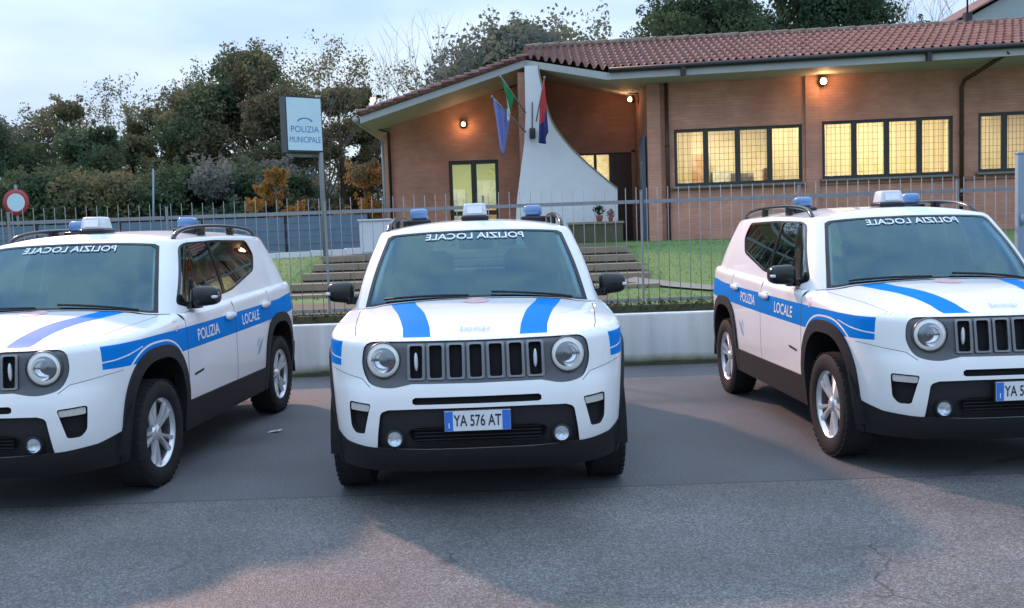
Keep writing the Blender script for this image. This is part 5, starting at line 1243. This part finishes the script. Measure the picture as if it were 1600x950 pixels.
def tree(name, x, y, top, wdt, kinds, label, seed, group='trees behind the station', dens_=1., leaf=.16, trunk_h=.35, bare=False, cone=False, cat='tree'):
    rnd = random.Random(seed); zb = lawn_z(x, y) - .05; H = top - zb; e = empty(name, (x, y, zb), label, cat, group)
    tk = MB(); tips = []
    r0 = .018 * H + .05
    if bare:
        tk.tube([(0, 0, 0), (.02 * H * rnd.uniform(-1, 1), 0, H * trunk_h)], [r0 * .8, r0 * .5], 7)
        for k in range(6):
            a = 6.28 * k / 6 + rnd.random(); limb(tk, (0, 0, H * trunk_h * rnd.uniform(.6, 1)), (math.cos(a) * .42, math.sin(a) * .42, 1), H * (1 - trunk_h) * .42, r0 * .26, 4, rnd, tips, .18, (2, 3), .34, 5)
        tk.build('trunk', M['twig'], e)
        if kinds:
            cr_ = MB()
            for p, d, dp in tips:
                if rnd.random() < .8 * dens_: leaves(cr_, p.x, p.y, p.z, .32, .32, .40, 12, leaf * .6, rnd, .1)
            if cr_.v: cr_.build('crown', LM[kinds[0]], e)
        return e
    tk.tube([(0, 0, 0), (.01 * H, 0, H * .4), (.0, 0, H * .82)], [r0, r0 * .7, r0 * .25], 8)
    lob = []
    nl = int(22 * dens_) if not cone else 20
    for k in range(nl):
        h = rnd.uniform(trunk_h, .97); prof = math.sin(math.pi * min(1, max(.03, (h - trunk_h + .12) / (1.12 - trunk_h)))) ** .7 if not cone else (1.02 - h) * 1.2
        a = rnd.uniform(0, 6.28); rr = wdt * .5 * prof * rnd.uniform(.35, .95); c = Vector((math.cos(a) * rr, math.sin(a) * rr, H * h)); lr = wdt * rnd.uniform(.11, .22) * (1 if not cone else .8)
        if c.z + lr * 1.25 > H: c.z = H - lr * 1.25
        lob.append((c, lr)); b0 = Vector((0, 0, max(.15 * H, c.z - rr * .9))); m_ = b0.lerp(c, .5) + Vector((rnd.gauss(0, .1), rnd.gauss(0, .1), .05 * H * rnd.random())); tk.tube([b0, m_, c], [r0 * .35, r0 * .22, r0 * .08], 5, 0, False)
    tk.build('trunk', M['bark'], e)
    for i, kd in enumerate(kinds):
        cr_ = MB()
        for j, (c, lr) in enumerate(lob):
            if j % len(kinds) != i: continue
            leaves(cr_, c.x, c.y, c.z, lr * 1.15, lr * 1.15, lr * rnd.uniform(.75, 1.0), int(640 * min(1.6, dens_)), leaf, rnd, .55)
            for q in range(7):      # loose sprays at the rim
                a = rnd.uniform(0, 6.28); s_ = c + Vector((math.cos(a) * lr * 1.2, math.sin(a) * lr * 1.2, lr * rnd.uniform(-.2, 1.05))); leaves(cr_, s_.x, s_.y, s_.z, lr * .28, lr * .28, lr * .4, 34, leaf * .8, rnd, .1)
        cr_.build('crown', LM[kd], e)
    return e
def px2(x, y, d):   # where a height in the picture lies at distance d
    u = (x - 800); v = y - 475; u2 = u * math.cos(ROLL) - v * math.sin(ROLL); v2 = u * math.sin(ROLL) + v * math.cos(ROLL)
    ang = -PITCH - math.atan(v2 / F_PX); return u2 / F_PX * d * 1.0, EYE + math.tan(ang) * d
TR = [  # picture x of the stem, y of the top, distance, width, kinds, label, density
    (-30, 172, 40, 5.0, ['dark', 'grey'], 'dark tree cut by the left edge of the view', 1.1),
    (35, 182, 44, 5.0, ['grey', 'dark'], 'grey green tree second from the left edge', 1.1),
    (105, 150, 40, 4.2, ['dark', 'olive'], 'dark green tree with a ragged top above the left car', 1.2),
    (150, 190, 37, 3.6, ['dark', 'brown'], 'lower dark tree left of the bare gap in the skyline', 1.0),
    (210, 205, 42, 3.4, ['olive', 'pale'], 'low pale olive tree in the dip of the skyline', .8),
    (240, 160, 44, 3.2, ['olive', 'brown'], 'slender olive brown tree with a thin pointed top', .8),
    (285, 165, 40, 3.6, ['olive', 'dark'], 'olive green tree just left of the tallest tree', 1.0),
    (335, 125, 42, 4.6, ['olive', 'dark'], 'left shoulder tree joined to the tallest crown', 1.2),
    (392, 66, 43, 5.6, ['dark', 'brown', 'olive'], 'tallest dark brown green tree on the left skyline', 1.5),
    (440, 130, 39, 4.0, ['brown', 'olive'], 'brownish tree behind the white sign', 1.1),
    (530, 128, 44, 3.6, ['olive', 'brown'], 'thin olive tree between the sign and the roof', .8),
    (575, 175, 46, 3.6, ['brown', 'dark'], 'brown tree behind the left roof tip', .9),
    (300, 250, 33, 3.6, ['dark'], 'dark bush in front of the tall trees by the pale pole', 1.0),
    (390, 240, 33, 4.0, ['dark', 'grey'], 'dark bush below the tallest tree', 1.0),
    (60, 262, 33, 4.2, ['dark'], 'dark bush beside the round traffic sign', 1.0),
    (170, 262, 33, 4.0, ['dark', 'olive'], 'dark bush under the ragged dark tree', 1.0),
    (500, 262, 33, 3.2, ['dark', 'brown'], 'brown and dark bush behind the sign pole', .9),
    (832, 24, 42, 8.5, ['pale', 'grey'], 'pale olive tree rising behind the roof apex', 2.0),
    (1085, -70, 38, 5.4, ['deep', 'dark'], 'dark evergreen with the leftmost crown above the tiled ridge', 1.6),
    (1205, -120, 40, 7.0, ['deep'], 'large dark evergreen in the middle above the ridge', 1.6),
    (1318, -80, 39, 4.8, ['deep', 'dark'], 'dark evergreen with the rightmost crown above the ridge', 1.3),
    (1440, 22, 44, 3.4, ['dark', 'olive'], 'low green tree peeping over the ridge before the pale house', .8)]
for i, (px_, py_, d, wd_, kd, lb, dn_) in enumerate(TR):
    X_, Z_ = px2(px_, py_, d); tree('bush' if py_ > 235 else ('evergreen_tree' if kd[0] == 'deep' else 'tree'), X_, d, Z_, wd_, kd, lb, 100 + i, dens_=dn_, leaf=.078 * max(1, wd_ / 5.4) if py_ < 235 else .08, trunk_h=.10 if kd[0] != 'deep' else .22, cat='bush' if py_ > 235 else 'tree', group='bushes below the trees' if py_ > 235 else 'trees behind the station')
for i, (px_, py_, d, wd_, lb) in enumerate([(432, 262, 29, 1.5, 'small autumn yellow tree left of the sign pole'), (570, 250, 30, 2.0, 'autumn yellow tree next to the left brick corner')]):
    X_, Z_ = px2(px_, py_, d); tree('autumn_tree', X_, d, Z_, wd_, ['yellow', 'brown'] if i else ['yellow'], lb, 300 + i, 'autumn trees', .45, .05, .15)
for i, (px_, py_, d, wd_, kd, lb) in enumerate([(505, 105, 41, 3, ['olive'], 'thin bare tree right of the sign top'), (615, 105, 48, 3, None, 'bare tree behind the lower left roof slope'), (690, 60, 46, 4, None, 'tall bare tree behind the middle of the left roof slope'), (750, 75, 50, 4, None, 'bare tree next to the pale olive crown'), (235, 150, 46, 3, ['olive'], 'bare pointed tree in the left gap'), (1495, -10, 46, 3, None, 'bare tree beside the pale house')]):
    X_, Z_ = px2(px_, py_, d); tree('bare_tree', X_, d, Z_, wd_, kd, lb, 400 + i, 'bare trees', 1., .11, .3, bare=True)
X_, Z_ = px2(568, 135, 46); tree('fir_tree', X_, 46., Z_, 1.8, ['deep'], 'small pointed fir over the left end of the roof', 501, 'fir trees', .8, .12, .15, cone=True)
X_, Z_ = px2(728, 108, 48); tree('fir_tree', X_, 48., Z_, 1.6, ['deep'], 'small pointed fir behind the middle of the sloping roof', 502, 'fir trees', .8, .12, .15, cone=True)

# wood far behind that reads as one mass
wb = MB(); rnd = random.Random(77)
for k in range(60):
    x = rnd.uniform(-44, 14); h_ = rnd.uniform(3.2, 5.5); y = rnd.uniform(56, 62); leaves(wb, x, y, lawn_z(x, y) + h_ * .5, 1.8, 1.2, h_ * .55, 260, .2, rnd, .4)
tag(wb.build('woodland', LM['grey']), kind='stuff')

# unseen trees added behind the camera for paint and glass to mirror
wb = MB(); rnd = random.Random(78)
for k in range(70):
    x = rnd.uniform(-60, 60); h_ = rnd.uniform(4, 9); y = rnd.uniform(-44, -36); leaves(wb, x, y, h_ * .5, 2.4, 1.5, h_ * .55, 120, .38, rnd, .4)
tag(wb.build('reflection_trees', LM['dark']), kind='stuff')

# ------------------------------------------------------------------ the three cars
G_ = 'white and blue police cars parked in a row'
c0 = make_car('white and blue police car in the middle, seen head on', G_); c0.location = (-.2094, 5.245, 0); c0.rotation_euler = (0, 0, .0208)
c1 = copy_tree(c0); c1.location = (-3.2015, 5.42, 0); c1.rotation_euler = (0, 0, -.0631); c1['label'] = 'white and blue police car on the left, cut by the left edge'
c2 = copy_tree(c0); c2.location = (2.9676, 5.579, 0); c2.rotation_euler = (0, 0, .0374); c2['label'] = 'white and blue police car on the right, cut by the right edge'
